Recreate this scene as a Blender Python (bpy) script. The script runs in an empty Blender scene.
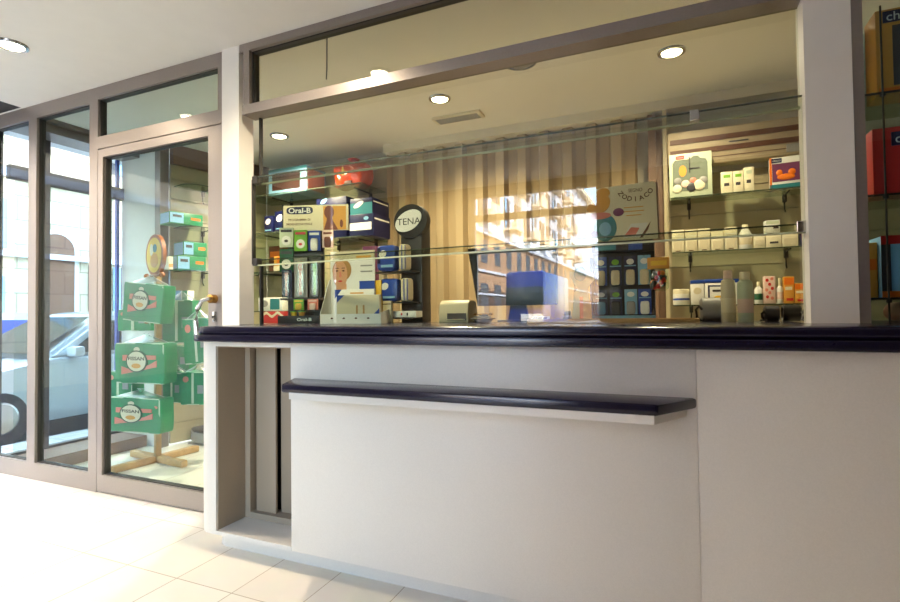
import bpy, bmesh, math, random
from math import sin, cos, tan, pi, radians, sqrt, atan2
from mathutils import Vector, Matrix
random.seed(7)
scn = bpy.context.scene
COL = scn.collection

# ------------------------------------------------------------------ camera
FPX = 516.0
YAW, PIT, ROL = radians(23.4), radians(1.3), radians(0.66)
EYE = Vector((0, 0, 1.2))
cy, sy, cp, sp, cr, sr = cos(YAW), sin(YAW), cos(PIT), sin(PIT), cos(ROL), sin(ROL)
FW = Vector((-sy*cp, cy*cp, sp)); RT = Vector((cy, sy, 0)); DN = FW.cross(RT)
RX = cr*RT + sr*DN; DX = -sr*RT + cr*DN
cam = bpy.data.cameras.new('camera'); camo = bpy.data.objects.new('camera', cam); COL.objects.link(camo)
cam.sensor_width = 36; cam.lens = FPX/900*36; cam.clip_start = 0.02; cam.clip_end = 400
M = Matrix.Identity(4)
for i in range(3):
    M[i][0] = RX[i]; M[i][1] = -DX[i]; M[i][2] = -FW[i]; M[i][3] = EYE[i]
camo.matrix_world = M
scn.camera = camo

def P(px, py, Y):
    """point of the vertical plane y=Y seen at a photo pixel"""
    d = RX*((px-450)/FPX) + DX*((py-301)/FPX) + FW
    return EYE + d*(Y/d.y)
def DEP(p): return (Vector(p)-EYE).dot(FW)

# ------------------------------------------------------------------ materials
MATS = {}
def mat(name, col, rough=0.5, metal=0.0, noise=0.0, nscale=40, bump=0.0, spec=0.5, emit=None, coat=0.0):
    if name in MATS: return MATS[name]
    m = bpy.data.materials.new(name); m.use_nodes = True
    nt = m.node_tree; b = nt.nodes['Principled BSDF']
    c = tuple(col) + (1,)
    b.inputs['Base Color'].default_value = c
    b.inputs['Roughness'].default_value = rough
    b.inputs['Metallic'].default_value = metal
    b.inputs['Specular IOR Level'].default_value = spec
    b.inputs['Coat Weight'].default_value = coat
    tc = nt.nodes.new('ShaderNodeTexCoord')
    nz = nt.nodes.new('ShaderNodeTexNoise'); nz.inputs['Scale'].default_value = nscale; nz.inputs['Detail'].default_value = 4
    nt.links.new(tc.outputs['Object'], nz.inputs['Vector'])
    hs = nt.nodes.new('ShaderNodeMixRGB'); hs.blend_type = 'MULTIPLY'; hs.inputs['Fac'].default_value = 1
    rp = nt.nodes.new('ShaderNodeValToRGB')
    lo = max(0, 1-max(noise, 0.02)); rp.color_ramp.elements[0].color = (lo, lo, lo, 1); rp.color_ramp.elements[0].position = .3
    rp.color_ramp.elements[1].color = (1, 1, 1, 1); rp.color_ramp.elements[1].position = .7
    nt.links.new(nz.outputs['Fac'], rp.inputs['Fac'])
    hs.inputs['Color1'].default_value = c
    nt.links.new(rp.outputs['Color'], hs.inputs['Color2'])
    nt.links.new(hs.outputs['Color'], b.inputs['Base Color'])
    if bump:
        bp = nt.nodes.new('ShaderNodeBump'); bp.inputs['Strength'].default_value = bump; bp.inputs['Distance'].default_value = 0.002
        nt.links.new(nz.outputs['Fac'], bp.inputs['Height']); nt.links.new(bp.outputs['Normal'], b.inputs['Normal'])
    if emit:
        b.inputs['Emission Color'].default_value = tuple(emit[0]) + (1,); b.inputs['Emission Strength'].default_value = emit[1]
    MATS[name] = m
    return m
def srgb(r, g, b):
    f = lambda v: (v/255/12.92) if v/255 <= 0.04045 else ((v/255+0.055)/1.055)**2.4
    return (f(r), f(g), f(b))
def sm(name, r, g, b, **k): return mat(name, srgb(r, g, b), **k)
def thin_glass(name, tint, refl=1.0, base=0.0, rough=0.0):
    m = bpy.data.materials.new(name); m.use_nodes = True; nt = m.node_tree
    nt.nodes.remove(nt.nodes['Principled BSDF'])
    out = nt.nodes['Material Output']
    tr = nt.nodes.new('ShaderNodeBsdfTransparent'); tr.inputs['Color'].default_value = tuple(tint)+(1,)
    gl = nt.nodes.new('ShaderNodeBsdfGlossy'); gl.inputs['Roughness'].default_value = rough
    fr = nt.nodes.new('ShaderNodeFresnel'); fr.inputs['IOR'].default_value = 1.5
    ma = nt.nodes.new('ShaderNodeMath'); ma.operation = 'MULTIPLY_ADD'; ma.inputs[1].default_value = refl; ma.inputs[2].default_value = base; ma.use_clamp = True
    ge = nt.nodes.new('ShaderNodeNewGeometry'); fl = nt.nodes.new('ShaderNodeMath'); fl.operation = 'SUBTRACT'; fl.inputs[0].default_value = 1.0
    nt.links.new(ge.outputs['Backfacing'], fl.inputs[1])
    fm = nt.nodes.new('ShaderNodeMath'); fm.operation = 'MULTIPLY'
    nt.links.new(fr.outputs[0], ma.inputs[0]); nt.links.new(ma.outputs[0], fm.inputs[0]); nt.links.new(fl.outputs[0], fm.inputs[1]); ma = fm
    mx = nt.nodes.new('ShaderNodeMixShader')
    nt.links.new(ma.outputs[0], mx.inputs[0]); nt.links.new(tr.outputs[0], mx.inputs[1]); nt.links.new(gl.outputs[0], mx.inputs[2])
    nt.links.new(mx.outputs[0], out.inputs[0])
    MATS[name] = m
    return m

M_white = sm('white_paint', 226, 222, 214, rough=.6, noise=.03, nscale=12)
M_ceil = sm('ceiling_paint', 228, 224, 216, rough=.7, noise=.03, nscale=8)
M_wall = sm('wall_paint', 222, 214, 196, rough=.65, noise=.04, nscale=10)
M_lam = sm('counter_laminate', 214, 208, 198, rough=.42, noise=.06, nscale=220, bump=.05)
M_nicheshade = sm('shaded_niche_laminate', 158, 142, 122, rough=.5, noise=.08, nscale=200)  # counter laminate darkened to stand for the shade inside the niche
M_navy = sm('navy_stone', 26, 23, 44, rough=.2, noise=.3, nscale=300)
M_alu = sm('grey_aluminium', 142, 133, 128, rough=.38, metal=.5, noise=.06, nscale=90)
M_alud = sm('dark_gasket', 40, 36, 34, rough=.6)
M_steel = sm('steel', 190, 188, 184, rough=.22, metal=.95)
M_brass = sm('brass', 190, 140, 70, rough=.25, metal=.9)
M_black = sm('black_plastic', 22, 20, 22, rough=.45)
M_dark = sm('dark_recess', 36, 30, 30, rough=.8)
M_slat = sm('slat_board', 176, 162, 132, rough=.5, noise=.05, nscale=20)
M_curt = sm('beige_curtain', 168, 146, 112, rough=.8, noise=.08, nscale=120)
M_wood = sm('light_wood', 200, 158, 104, rough=.5, noise=.2, nscale=25)
M_woodd = sm('orange_wood', 176, 98, 44, rough=.4, noise=.2, nscale=25)
M_walldk = sm('dark_unseen_wall', 92, 66, 48, rough=.5, noise=.25, nscale=12)  # dark finish invented for unseen lobby walls, cuts glass haze and bounce light
M_brown = sm('brown_skirting', 120, 92, 74, rough=.5, noise=.1)
M_gfill = thin_glass('window_glass', (.90, .92, .86), refl=1.8, base=.03)
M_gdoor = thin_glass('door_glass', (.82, .90, .91), refl=.75, base=0.0)
M_gshelf = thin_glass('shelf_glass', (.80, .88, .82), refl=1.3, base=.01)
M_gedge = sm('glass_edge', 178, 184, 150, rough=.2, noise=.1)
M_gedged = sm('dark_glass_edge', 70, 80, 66, rough=.2)
M_plast = thin_glass('clear_plastic', (.93, .97, .95), refl=2.0, base=.16, rough=.3)
M_cream = sm('cream_card', 232, 222, 190, rough=.5)
M_paper = sm('white_card', 236, 234, 228, rough=.5)
M_blue = sm('pack_blue', 34, 70, 160, rough=.35)
M_dblue = sm('dark_pack_blue', 16, 22, 68, rough=.35)
M_lblue = sm('light_blue_card', 130, 180, 214, rough=.4)
M_teal = sm('teal_print', 40, 120, 130, rough=.4)
M_green = sm('pack_green', 22, 132, 78, rough=.35, noise=.15, nscale=30)
M_dgreen = sm('dark_green', 14, 84, 50, rough=.35, noise=.1)
M_lgreen = sm('lime_green', 120, 180, 50, rough=.4)
M_red = sm('red_print', 200, 36, 30, rough=.4)
M_orange = sm('orange_print', 236, 120, 26, rough=.4)
M_yellow = sm('yellow_print', 240, 192, 50, rough=.4)
M_amber = sm('amber_print', 222, 158, 62, rough=.45)
M_pink = sm('salmon_print', 222, 130, 110, rough=.45)
M_pinkl = sm('pale_pink', 232, 200, 186, rough=.45)
M_purple = sm('purple_print', 110, 50, 90, rough=.5)
M_skin = sm('skin_print', 214, 158, 118, rough=.5)
M_skind = sm('dark_skin_print', 120, 62, 40, rough=.5)  # dark brown tone for printed skin, also a packet and a tin
M_hair = sm('blond_print', 176, 132, 76, rough=.5)
M_greyp = sm('grey_plastic', 150, 148, 146, rough=.45)
M_greyd = sm('charcoal', 62, 60, 64, rough=.5)
M_beigep = sm('beige_plastic', 214, 202, 172, rough=.45)
M_mint = sm('mint_card', 196, 206, 178, rough=.5)
M_brn = sm('brown_print', 96, 56, 34, rough=.5)
M_screen = mat('dark_screen', (.006, .005, .005), rough=.35, spec=.4)
M_text = sm('black_ink', 20, 20, 24, rough=.6)
M_lamp = mat('lamp_glow', (1, .95, .85), emit=((1, .86, .62), 26.0))

def floor_mat():
    m = bpy.data.materials.new('cream_floor_tiles'); m.use_nodes = True; nt = m.node_tree; b = nt.nodes['Principled BSDF']
    tc = nt.nodes.new('ShaderNodeTexCoord'); mp = nt.nodes.new('ShaderNodeMapping')
    mp.inputs['Location'].default_value = (2.444+.3345*20, -1.69+.445*20, 0)
    br = nt.nodes.new('ShaderNodeTexBrick'); br.offset = 0; br.squash = 1
    br.inputs['Color1'].default_value = srgb(226, 218, 204) + (1,); br.inputs['Color2'].default_value = srgb(232, 226, 214) + (1,)
    br.inputs['Mortar'].default_value = srgb(170, 150, 124) + (1,)
    br.inputs['Scale'].default_value = 1; br.inputs['Mortar Size'].default_value = .0022; br.inputs['Mortar Smooth'].default_value = .1
    br.inputs['Brick Width'].default_value = .3345; br.inputs['Row Height'].default_value = .445; br.inputs['Bias'].default_value = 0
    nz = nt.nodes.new('ShaderNodeTexNoise'); nz.inputs['Scale'].default_value = 6; nz.inputs['Detail'].default_value = 5
    mx = nt.nodes.new('ShaderNodeMixRGB'); mx.blend_type = 'MULTIPLY'; mx.inputs['Fac'].default_value = .12
    nt.links.new(tc.outputs['Object'], mp.inputs['Vector']); nt.links.new(mp.outputs['Vector'], br.inputs['Vector'])
    nt.links.new(tc.outputs['Object'], nz.inputs['Vector'])
    nt.links.new(br.outputs['Color'], mx.inputs['Color1']); nt.links.new(nz.outputs['Color'], mx.inputs['Color2'])
    nt.links.new(mx.outputs['Color'], b.inputs['Base Color'])
    b.inputs['Roughness'].default_value = .38; b.inputs['Specular IOR Level'].default_value = .4
    return m
M_floor = floor_mat()
def brick_mat(name, c1, c2, mo, w, h, ms=.006, vert=True):
    m = bpy.data.materials.new(name); m.use_nodes = True; nt = m.node_tree; b = nt.nodes['Principled BSDF']
    tc = nt.nodes.new('ShaderNodeTexCoord'); mp = nt.nodes.new('ShaderNodeMapping')
    if vert: mp.inputs['Rotation'].default_value = (0, radians(90), radians(90))
    br = nt.nodes.new('ShaderNodeTexBrick')
    for k, c in (('Color1', c1), ('Color2', c2), ('Mortar', mo)): br.inputs[k].default_value = srgb(*c) + (1,)
    br.inputs['Scale'].default_value = 1; br.inputs['Mortar Size'].default_value = ms
    br.inputs['Brick Width'].default_value = w; br.inputs['Row Height'].default_value = h
    sx = nt.nodes.new('ShaderNodeSeparateXYZ'); cx = nt.nodes.new('ShaderNodeCombineXYZ')
    nt.links.new(tc.outputs['Object'], sx.inputs[0])
    if vert:
        nt.links.new(sx.outputs['Y'], cx.inputs['X']); nt.links.new(sx.outputs['Z'], cx.inputs['Y'])
    else:
        nt.links.new(sx.outputs['X'], cx.inputs['X']); nt.links.new(sx.outputs['Y'], cx.inputs['Y'])
    nt.links.new(cx.outputs[0], br.inputs['Vector']); nt.links.new(br.outputs['Color'], b.inputs['Base Color'])
    b.inputs['Roughness'].default_value = .8
    return m
M_stone = brick_mat('beige_stone_blocks', (220, 204, 176), (210, 192, 164), (160, 146, 124), 1.1, .45, .012)
M_stucco = sm('white_stucco', 240, 242, 246, rough=.85, noise=.06, nscale=2)
M_asph = sm('asphalt', 120, 120, 122, rough=.9, noise=.2, nscale=30)
M_pave = brick_mat('pavement_slabs', (176, 172, 166), (166, 162, 156), (130, 126, 120), .6, .4, .006, vert=False)

# ------------------------------------------------------------------ mesh builder
class MB:
    def __init__(s): s.bm = bmesh.new()
    def _join(s, t, mtx=None):
        if mtx is not None: bmesh.ops.transform(t, matrix=mtx, verts=t.verts)
        me = bpy.data.meshes.new('tmp'); t.to_mesh(me); t.free(); s.bm.from_mesh(me); bpy.data.meshes.remove(me)
    def box(s, x0, x1, y0, y1, z0, z1, bev=0.0, seg=2, mtx=None):
        t = bmesh.new(); bmesh.ops.create_cube(t, size=1)
        for v in t.verts: v.co = Vector((x0+(v.co.x+.5)*(x1-x0), y0+(v.co.y+.5)*(y1-y0), z0+(v.co.z+.5)*(z1-z0)))
        if bev: bmesh.ops.bevel(t, geom=t.edges[:], offset=bev, segments=seg, profile=.5, affect='EDGES')
        s._join(t, mtx); return s
    def cyl(s, p0, p1, r0, r1=None, n=20, caps=True):
        p0, p1 = Vector(p0), Vector(p1); d = p1-p0; t = bmesh.new()
        bmesh.ops.create_cone(t, cap_ends=caps, segments=n, radius1=r0, radius2=r0 if r1 is None else r1, depth=d.length)
        q = Vector((0, 0, 1)).rotation_difference(d.normalized()).to_matrix().to_4x4()
        s._join(t, Matrix.Translation((p0+p1)/2) @ q); return s
    def sph(s, c, r, sc=(1, 1, 1), n=16):
        t = bmesh.new(); bmesh.ops.create_uvsphere(t, u_segments=n, v_segments=max(6, n//2), radius=r)
        s._join(t, Matrix.Translation(c) @ Matrix.Diagonal((sc[0], sc[1], sc[2], 1))); return s
    def lathe(s, prof, c=(0, 0, 0), n=24, mtx=None):
        t = bmesh.new(); rings = []
        for r, z in prof:
            rings.append([t.verts.new((c[0]+r*cos(2*pi*k/n), c[1]+r*sin(2*pi*k/n), c[2]+z)) for k in range(n)])
        for a, b in zip(rings, rings[1:]):
            for k in range(n): t.faces.new((a[k], a[(k+1) % n], b[(k+1) % n], b[k]))
        if prof[0][0] > 1e-6: t.faces.new(rings[0][::-1])
        if prof[-1][0] > 1e-6: t.faces.new(rings[-1])
        s._join(t, mtx); return s
    def prism(s, pts, a0, a1, axis='z', bev=0.0, mtx=None):
        """outline in the plane perpendicular to axis, extruded from a0 to a1 (axis x: pts=(y,z); y: pts=(x,z); z: pts=(x,y))"""
        f = {'x': lambda p, a: (a, p[0], p[1]), 'y': lambda p, a: (p[0], a, p[1]), 'z': lambda p, a: (p[0], p[1], a)}[axis]
        t = bmesh.new(); A = [t.verts.new(f(p, a0)) for p in pts]; B = [t.verts.new(f(p, a1)) for p in pts]
        n = len(pts); t.faces.new(A); t.faces.new(B[::-1])
        for k in range(n): t.faces.new((A[k], B[k], B[(k+1) % n], A[(k+1) % n]))
        bmesh.ops.recalc_face_normals(t, faces=t.faces)
        if bev: bmesh.ops.bevel(t, geom=t.edges[:], offset=bev, segments=2, profile=.5, affect='EDGES')
        s._join(t, mtx); return s
    def tube(s, pts, r, n=8):
        pts = [Vector(p) for p in pts]; t = bmesh.new(); rings = []
        for i, p in enumerate(pts):
            d = (pts[min(i+1, len(pts)-1)]-pts[max(i-1, 0)]).normalized()
            u = d.cross(Vector((0, 0, 1)));  u = d.cross(Vector((1, 0, 0))) if u.length < .1 else u
            u.normalize(); w = d.cross(u)
            rings.append([t.verts.new(p+r*(cos(2*pi*k/n)*u+sin(2*pi*k/n)*w)) for k in range(n)])
        for a, b in zip(rings, rings[1:]):
            for k in range(n): t.faces.new((a[k], a[(k+1) % n], b[(k+1) % n], b[k]))
        t.faces.new(rings[0]); t.faces.new(rings[-1][::-1]); bmesh.ops.recalc_face_normals(t, faces=t.faces)
        s._join(t); return s
    def disc(s, cx, cz, rx, rz, y0, y1, n=28, rot=0.0):
        pts = []
        for k in range(n):
            a = 2*pi*k/n; x, z = rx*cos(a), rz*sin(a)
            pts.append((cx+x*cos(rot)-z*sin(rot), cz+x*sin(rot)+z*cos(rot)))
        return s.prism(pts, y0, y1, 'y')
    def pillow(s, w, d, h, e=.35, n=10, wob=0.0, seed=0, qq=6.0):
        """soft rounded block, base at z=0, centred in x,y"""
        r = random.Random(seed); t = bmesh.new(); bmesh.ops.create_cube(t, size=2)
        bmesh.ops.subdivide_edges(t, edges=t.edges[:], cuts=n, use_grid_fill=True)
        for v in t.verts:
            c = v.co; q = qq
            k = (abs(c.x)**q+abs(c.y)**q+abs(c.z)**q)**(1/q)
            b = c/k if k > 1 else c
            c2 = c.lerp(c*(1.0/max(1e-6, k)), 1.0)
            bul = 1+e*(1-abs(c.x))*(1-abs(c.z))*.5
            v.co = Vector((c2.x*w/2+wob*sin(3*c.z+seed), c2.y*d/2*bul+wob*sin(4*c.x+2*c.z+seed), (c2.z+1)*h/2+wob*.6*sin(5*c.x+seed)))
        s._join(t); return s
    def build(s, name, material, parent=None, smooth=True):
        me = bpy.data.meshes.new(name); s.bm.to_mesh(me); s.bm.free()
        me.materials.append(material)
        if smooth:
            for p in me.polygons: p.use_smooth = True
            try: me.set_sharp_from_angle(angle=radians(35))
            except Exception: pass
        o = bpy.data.objects.new(name, me); COL.objects.link(o)
        if parent is not None: o.parent = parent
        return o

def tag(o, label, cat, group=None, kind=None):
    if label: o['label'] = label
    if cat: o['category'] = cat
    if group: o['group'] = group
    if kind: o['kind'] = kind
    return o
def thing(name, label, cat, loc=(0, 0, 0), rz=0.0, group=None):
    o = bpy.data.objects.new(name, None); COL.objects.link(o); o.empty_display_size = .05
    o.location = loc; o.rotation_euler = (0, 0, rz)
    return tag(o, label, cat, group)
def struct(name, mb, m, parent=None, smooth=False):
    o = mb.build(name, m, parent, smooth)
    if parent is None: o['kind'] = 'structure'
    return o
def text(parent, s, m, x, z, y, h=None, w=None, bold=0.0, align='CENTER', rot=0.0, name='lettering', ext=.0006):
    cu = bpy.data.curves.new('t', 'FONT'); cu.body = s; cu.size = 1; cu.align_x = 'CENTER'; cu.align_y = 'CENTER'; cu.extrude = .01; cu.offset = bold; cu.resolution_u = 3
    o = bpy.data.objects.new('t', cu); COL.objects.link(o)
    dg = bpy.context.evaluated_depsgraph_get(); me = bpy.data.meshes.new_from_object(o.evaluated_get(dg))
    bpy.data.objects.remove(o); bpy.data.curves.remove(cu)
    xs = [v.co.x for v in me.vertices]; ys = [v.co.y for v in me.vertices]
    W, H = max(xs)-min(xs), max(ys)-min(ys); mx, my = (max(xs)+min(xs))/2, (max(ys)+min(ys))/2
    kx = (w/W) if w else h/H; kz = (h/H) if h else kx
    for v in me.vertices:
        a, b, c = (v.co.x-mx)*kx, (v.co.y-my)*kz, v.co.z/.01*ext
        a, b = a*cos(rot)-b*sin(rot), a*sin(rot)+b*cos(rot)
        v.co = (x+a, y-c, z+b)
    me.materials.clear(); me.materials.append(m); me.name = name
    t = bpy.data.objects.new(name, me); COL.objects.link(t); t.parent = parent
    return t
def panel(parent, name, m, x0, x1, z0, z1, y, th=.0012, bev=0):
    return MB().box(x0, x1, y-th, y, z0, z1).build(name, m, parent, False)
def disc(parent, name, m, cx, cz, rx, rz, y, th=.0015, rot=0.0):
    return MB().disc(cx, cz, rx, rz, y-th, y, rot=rot).build(name, m, parent, False)

ZC = 2.80; YG = 2.37
# ================================================================== SETTING
struct('floor', MB().box(-4.87, 2.2, -1.5, 4.6, -.06, 0), M_floor)
ceil = MB().box(-4.53, 2.2, -1.5, 2.3, ZC, ZC+.06).box(-4.87, 2.2, 2.3, 4.6, ZC, ZC+.06)
struct('ceiling', ceil, M_ceil)
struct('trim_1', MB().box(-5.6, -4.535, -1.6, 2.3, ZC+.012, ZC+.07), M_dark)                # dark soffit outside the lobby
struct('wall_upper_sun_block', MB().box(-5.6, 2.4, -1.75, 4.9, ZC+.08, 11.0), M_stucco)  # unseen upper mass, added and raised to shade the facade opposite
struct('wall_sun_block', MB().box(-5.6, 2.4, 5.6, 20, -.15, 11.0), M_stucco)  # made-up unseen mass, keeps sun off the near street facade
struct('wall_right', MB().box(2.2, 2.3, -1.6, 2.3, -.06, ZC+.08), M_walldk)
struct('wall_side', MB().box(2.2, 2.3, 2.3, 4.7, -.06, ZC+.08), M_wall)
struct('wall_glare_block', MB().box(-4.60, -4.54, -1.5, .12, 0, ZC), M_walldk)  # unseen wall, added to keep bright street strips out of the glass
struct('wall_back', MB().box(-4.3, 2.2, 4.42, 4.52, 0, ZC), M_wall)
struct('wall_front', MB().box(-.74, 2.2, -1.6, -1.5, 0, ZC).box(-4.5, -2.38, -1.6, -1.5, 0, ZC).box(-2.38, -.74, -1.6, -1.5, 2.72, ZC), M_walldk)
# glazed street door frame behind the camera
wf = MB().box(-2.38, -2.32, -1.58, -1.52, 0, 2.72).box(-.80, -.74, -1.58, -1.52, 0, 2.72).box(-2.32, -.80, -1.58, -1.52, 2.36, 2.44).box(-2.32, -.80, -1.58, -1.52, 2.66, 2.72)
struct('door_2', wf, M_alu)
# ceiling edge step of the left room over the display window
struct('trim_2', MB().box(-4.87, -4.62, 2.37, 3.3, 2.70, ZC).box(-4.62, -4.56, 2.37, 3.3, 2.77, ZC), M_alu)
# street window of the left room
sw = bpy.data.objects.new('window_1', None); COL.objects.link(sw); sw['kind'] = 'structure'
MB().box(-4.90, -4.84, 2.37, 3.3, 2.32, 2.43).box(-4.90, -4.84, 2.37, 3.3, .02, .12).box(-4.90, -4.84, 2.57, 2.66, .12, 2.70).build('window_frame', M_alud, sw, False)
MB().box(-4.89, -4.86, 3.245, 3.27, .12, 2.70).build('window_post', M_blue, sw, False)
MB().box(-4.875, -4.869, 2.42, 3.22, .12, 2.32).build('glass_pane', M_gdoor, sw, False)
struct('wall_left', MB().box(-4.87, -4.36, 3.30, 3.36, 0, ZC), M_white)
struct('trim_3', MB().box(-4.37, -4.30, 3.27, 3.36, 0, ZC), M_alu)
struct('baseboard_left', MB().box(-4.84, -4.50, 2.38, 3.29, 0, .10), M_brown)
# slatted walls
def slat_wall(name, x0, x1, y, z0, z1, pitch, phase=0.0, mtx=None):
    mb = MB().box(x0, x1, y+.012, y+.03, z0, z1, mtx=mtx)
    z = z0-phase
    while z < z1:
        a, b = max(z0, z), min(z1, z+pitch-.008)
        if b-a > .01: mb.box(x0, x1, y, y+.014, a, b, mtx=mtx)
        z += pitch
    return struct(name, mb, M_slat)
LW = Vector((-4.29, 3.37, 0)); LE = Vector((-4.06, 4.36, 0)); LD = (LE-LW).normalized(); LL = (LE-LW).length
LA = atan2(LD.y, LD.x)
LM = Matrix.Translation(LW) @ Matrix.Rotation(LA, 4, 'Z')          # local x along the wall, -y into the room
slat_wall('wall_slat_left', 0, LL, 0, .02, 2.62, .19, mtx=LM)
struct('trim_4', MB().box(0, LL, -.05, .02, 2.62, ZC, mtx=LM), M_brown)
slat_wall('wall_slat_back', -4.05, -2.5, 4.36, .02, 2.74, .19, .06)
slat_wall('wall_slat_right', -.02, 2.19, 4.20, .02, 2.20, .19, .02)
struct('trim_5', MB().box(-.02, 1.0, 4.235, 4.42, 2.2, 2.3).box(1.0, 1.05, 3.9, 4.19, 0, ZC), M_wall)
struct('trim_6', MB().box(-.155, -.10, 4.22, 4.42, 0, ZC-.1).box(-.10, -.05, 4.26, 4.42, 0, ZC-.1), M_brown)
struct('trim_7', MB().box(-.05, -.02, 4.16, 4.42, 0, ZC-.1), M_slat)
struct('trim_8', MB().box(-2.5, 1.0, 4.22, 4.34, ZC-.075, ZC), M_wall)                         # curtain pelmet

# columns either side of the counter window
struct('wall_column_left', MB().box(-2.47, -2.335, 2.285, 2.40, 0, ZC), M_white)
struct('wall_column_right', MB().box(.467, .613, 2.285, 2.40, 1.145, ZC), M_white)

# partition: glazed panels and door
def framed(name, x0, x1, z0, z1, fl, fr, fb, ft, glass, ya=2.30, yb=2.36, kind='structure'):
    e = bpy.data.objects.new(name, None); COL.objects.link(e); e['kind'] = kind
    f = MB()
    if fl: f.box(x0, x0+fl, ya, yb, z0, z1)
    if fr: f.box(x1-fr, x1, ya, yb, z0, z1)
    f.box(x0+fl, x1-fr, ya, yb, z0, z0+fb); f.box(x0+fl, x1-fr, ya, yb, z1-ft, z1)
    f.build('frame', M_alu, e, False)
    g = .009
    q = MB(); X0, X1, Z0, Z1 = x0+fl, x1-fr, z0+fb, z1-ft
    q.box(X0, X0+g, ya+.018, yb-.002, Z0, Z1).box(X1-g, X1, ya+.018, yb-.002, Z0, Z1).box(X0+g, X1-g, ya+.018, yb-.002, Z0, Z0+g*.7).box(X0+g, X1-g, ya+.018, yb-.002, Z1-g*.7, Z1)
    q.build('gasket', M_alud, e, False)
    MB().box(X0+g, X1-g, ya+.030, ya+.036, Z0+g*.7, Z1-g*.7).build('glass_pane', glass, e, False)
    return e
framed('window_2', -4.92, -4.36, .0, ZC, .0, .10, .125, .10, M_gdoor)
framed('window_3', -4.36, -3.65, .0, ZC, .0, .09, .125, .10, M_gdoor)
framed('window_4', -3.65, -2.475, 2.365, ZC, .0, .045, .085, .085, M_gdoor)
dl = framed('door_1', -3.645, -2.485, .008, 2.358, .05, .115, .115, .055, M_gdoor)
struct('trim_9', MB().box(-2.484, -2.471, 2.29, 2.36, 0, 2.37), M_alu)
h = MB().tube([(-2.545, 2.30, 1.30), (-2.545, 2.25, 1.30), (-2.575, 2.23, 1.29), (-2.605, 2.225, 1.24), (-2.615, 2.225, 1.17), (-2.612, 2.225, 1.09), (-2.60, 2.23, 1.06), (-2.57, 2.25, 1.05), (-2.545, 2.30, 1.05)], .013, 10)
h.build('handle', M_steel, dl)
MB().cyl((-2.545, 2.30, 1.30), (-2.545, 2.262, 1.30), .026).build('handle_rose', M_brass, dl)
MB().box(-2.562, -2.53, 2.292, 2.30, 1.16, 1.225, .004).build('lock_plate', M_steel, dl)
MB().cyl((-2.546, 2.293, 1.19), (-2.546, 2.284, 1.19), .009).build('lock_cylinder', M_black, dl)

# counter window: header, transom, three sheets of glass
WX0, WX1 = -2.33, .467
cw = bpy.data.objects.new('window_5', None); COL.objects.link(cw); cw['kind'] = 'structure'
MB().box(WX0, WX1, 2.285, 2.36, 2.755, ZC).box(WX0+.03, WX1, 2.275, 2.38, 2.375, 2.43).box(WX0+.03, WX0+.075, 2.285, 2.36, 2.43, 2.755).box(WX1-.02, WX1, 2.285, 2.36, 2.43, 2.755).build('frame', M_alu, cw, False)
MB().box(WX0+.075, WX0+.083, 2.31, 2.36, 2.43, 2.755).box(WX0+.083, WX1-.02, 2.31, 2.36, 2.748, 2.755).box(WX0+.082, WX0+.090, 2.355, 2.38, 1.99, 2.375).box(WX0+.082, WX0+.090, 2.355, 2.38, 1.145, 1.50).box(WX0+.052, WX0+.060, 2.325, 2.35, 1.50, 2.0).build('gasket', M_alud, cw, False)
MB().box(WX0+.083, WX1-.02, 2.332, 2.338, 2.43, 2.748).build('glass_pane', M_gfill, cw, False)
MB().box(WX0+.09, WX1, 2.366, 2.374, 1.985, 2.375).build('glass_pane', M_gfill, cw, False)
MB().box(WX0+.06, WX1, 2.332, 2.340, 1.495, 2.012).build('glass_pane', M_gfill, cw, False)
MB().box(WX0+.09, WX1, 2.366, 2.374, 1.147, 1.525).build('glass_pane', M_gfill, cw, False)
MB().box(WX0+.09, WX1, 2.364, 2.376, 1.976, 1.985).box(WX0+.06, WX1, 2.331, 2.341, 1.487, 1.495).build('polished_edge', M_gedge, cw, False)
MB().box(WX0+.06, WX1, 2.331, 2.341, 2.012, 2.017).box(WX0+.09, WX1, 2.364, 2.376, 1.525, 1.53).build('polished_edge', M_gedged, cw, False)
for cx, cz in ((WX0+.075, 1.998), (WX0+.075, 1.512), (.095, 1.998), (.455, 1.512)):
    MB().box(cx-.018, cx+.018, 2.322, 2.366, cz-.022, cz+.022, .003).build('clip', M_steel if cx > -1 else M_alud, cw, False)
MB().tube([(-1.80, 2.42, ZC), (-1.802, 2.42, 2.62), (-1.806, 2.42, 2.55)], .004, 6).build('hanging_cable', M_greyd, None)
tag(bpy.data.objects['hanging_cable'], 'thin grey cable hanging from the ceiling behind the upper glass', 'cable')

# ================================================================== COUNTER
ct = thing('service_counter', 'cream laminate service counter with rounded left end and open niche', 'counter', (-.9, 2.1, 0))
def L(x0, x1, y0, y1, z0, z1): return (x0+.9, x1+.9, y0-2.1, y1-2.1, z0, z1)
def arc(cx, cyy, r, a0, a1, n=10): return [(cx+r*cos(radians(a0+(a1-a0)*k/n)), cyy+r*sin(radians(a0+(a1-a0)*k/n))) for k in range(n+1)]
def loc2(pts): return [(x+.9, y-2.1) for x, y in pts]
CF = 1.93
b = MB()
b.prism(loc2([(-2.13, CF)] + arc(-2.17, CF+.12, .12, -90, -180)[0:] + [(-2.29, 2.284), (-2.13, 2.284)]), .10, 1.07, 'z')
b.box(*L(-2.13, -1.655, CF, 2.284, 1.045, 1.07))
b.prism(loc2([(-2.13, CF), (-2.13, 2.284), (-1.655, 2.284), (-1.655, CF)]), .10, .118, 'z')
b.box(*L(-2.13, -1.655, 2.225, 2.284, .118, 1.045))
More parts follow.
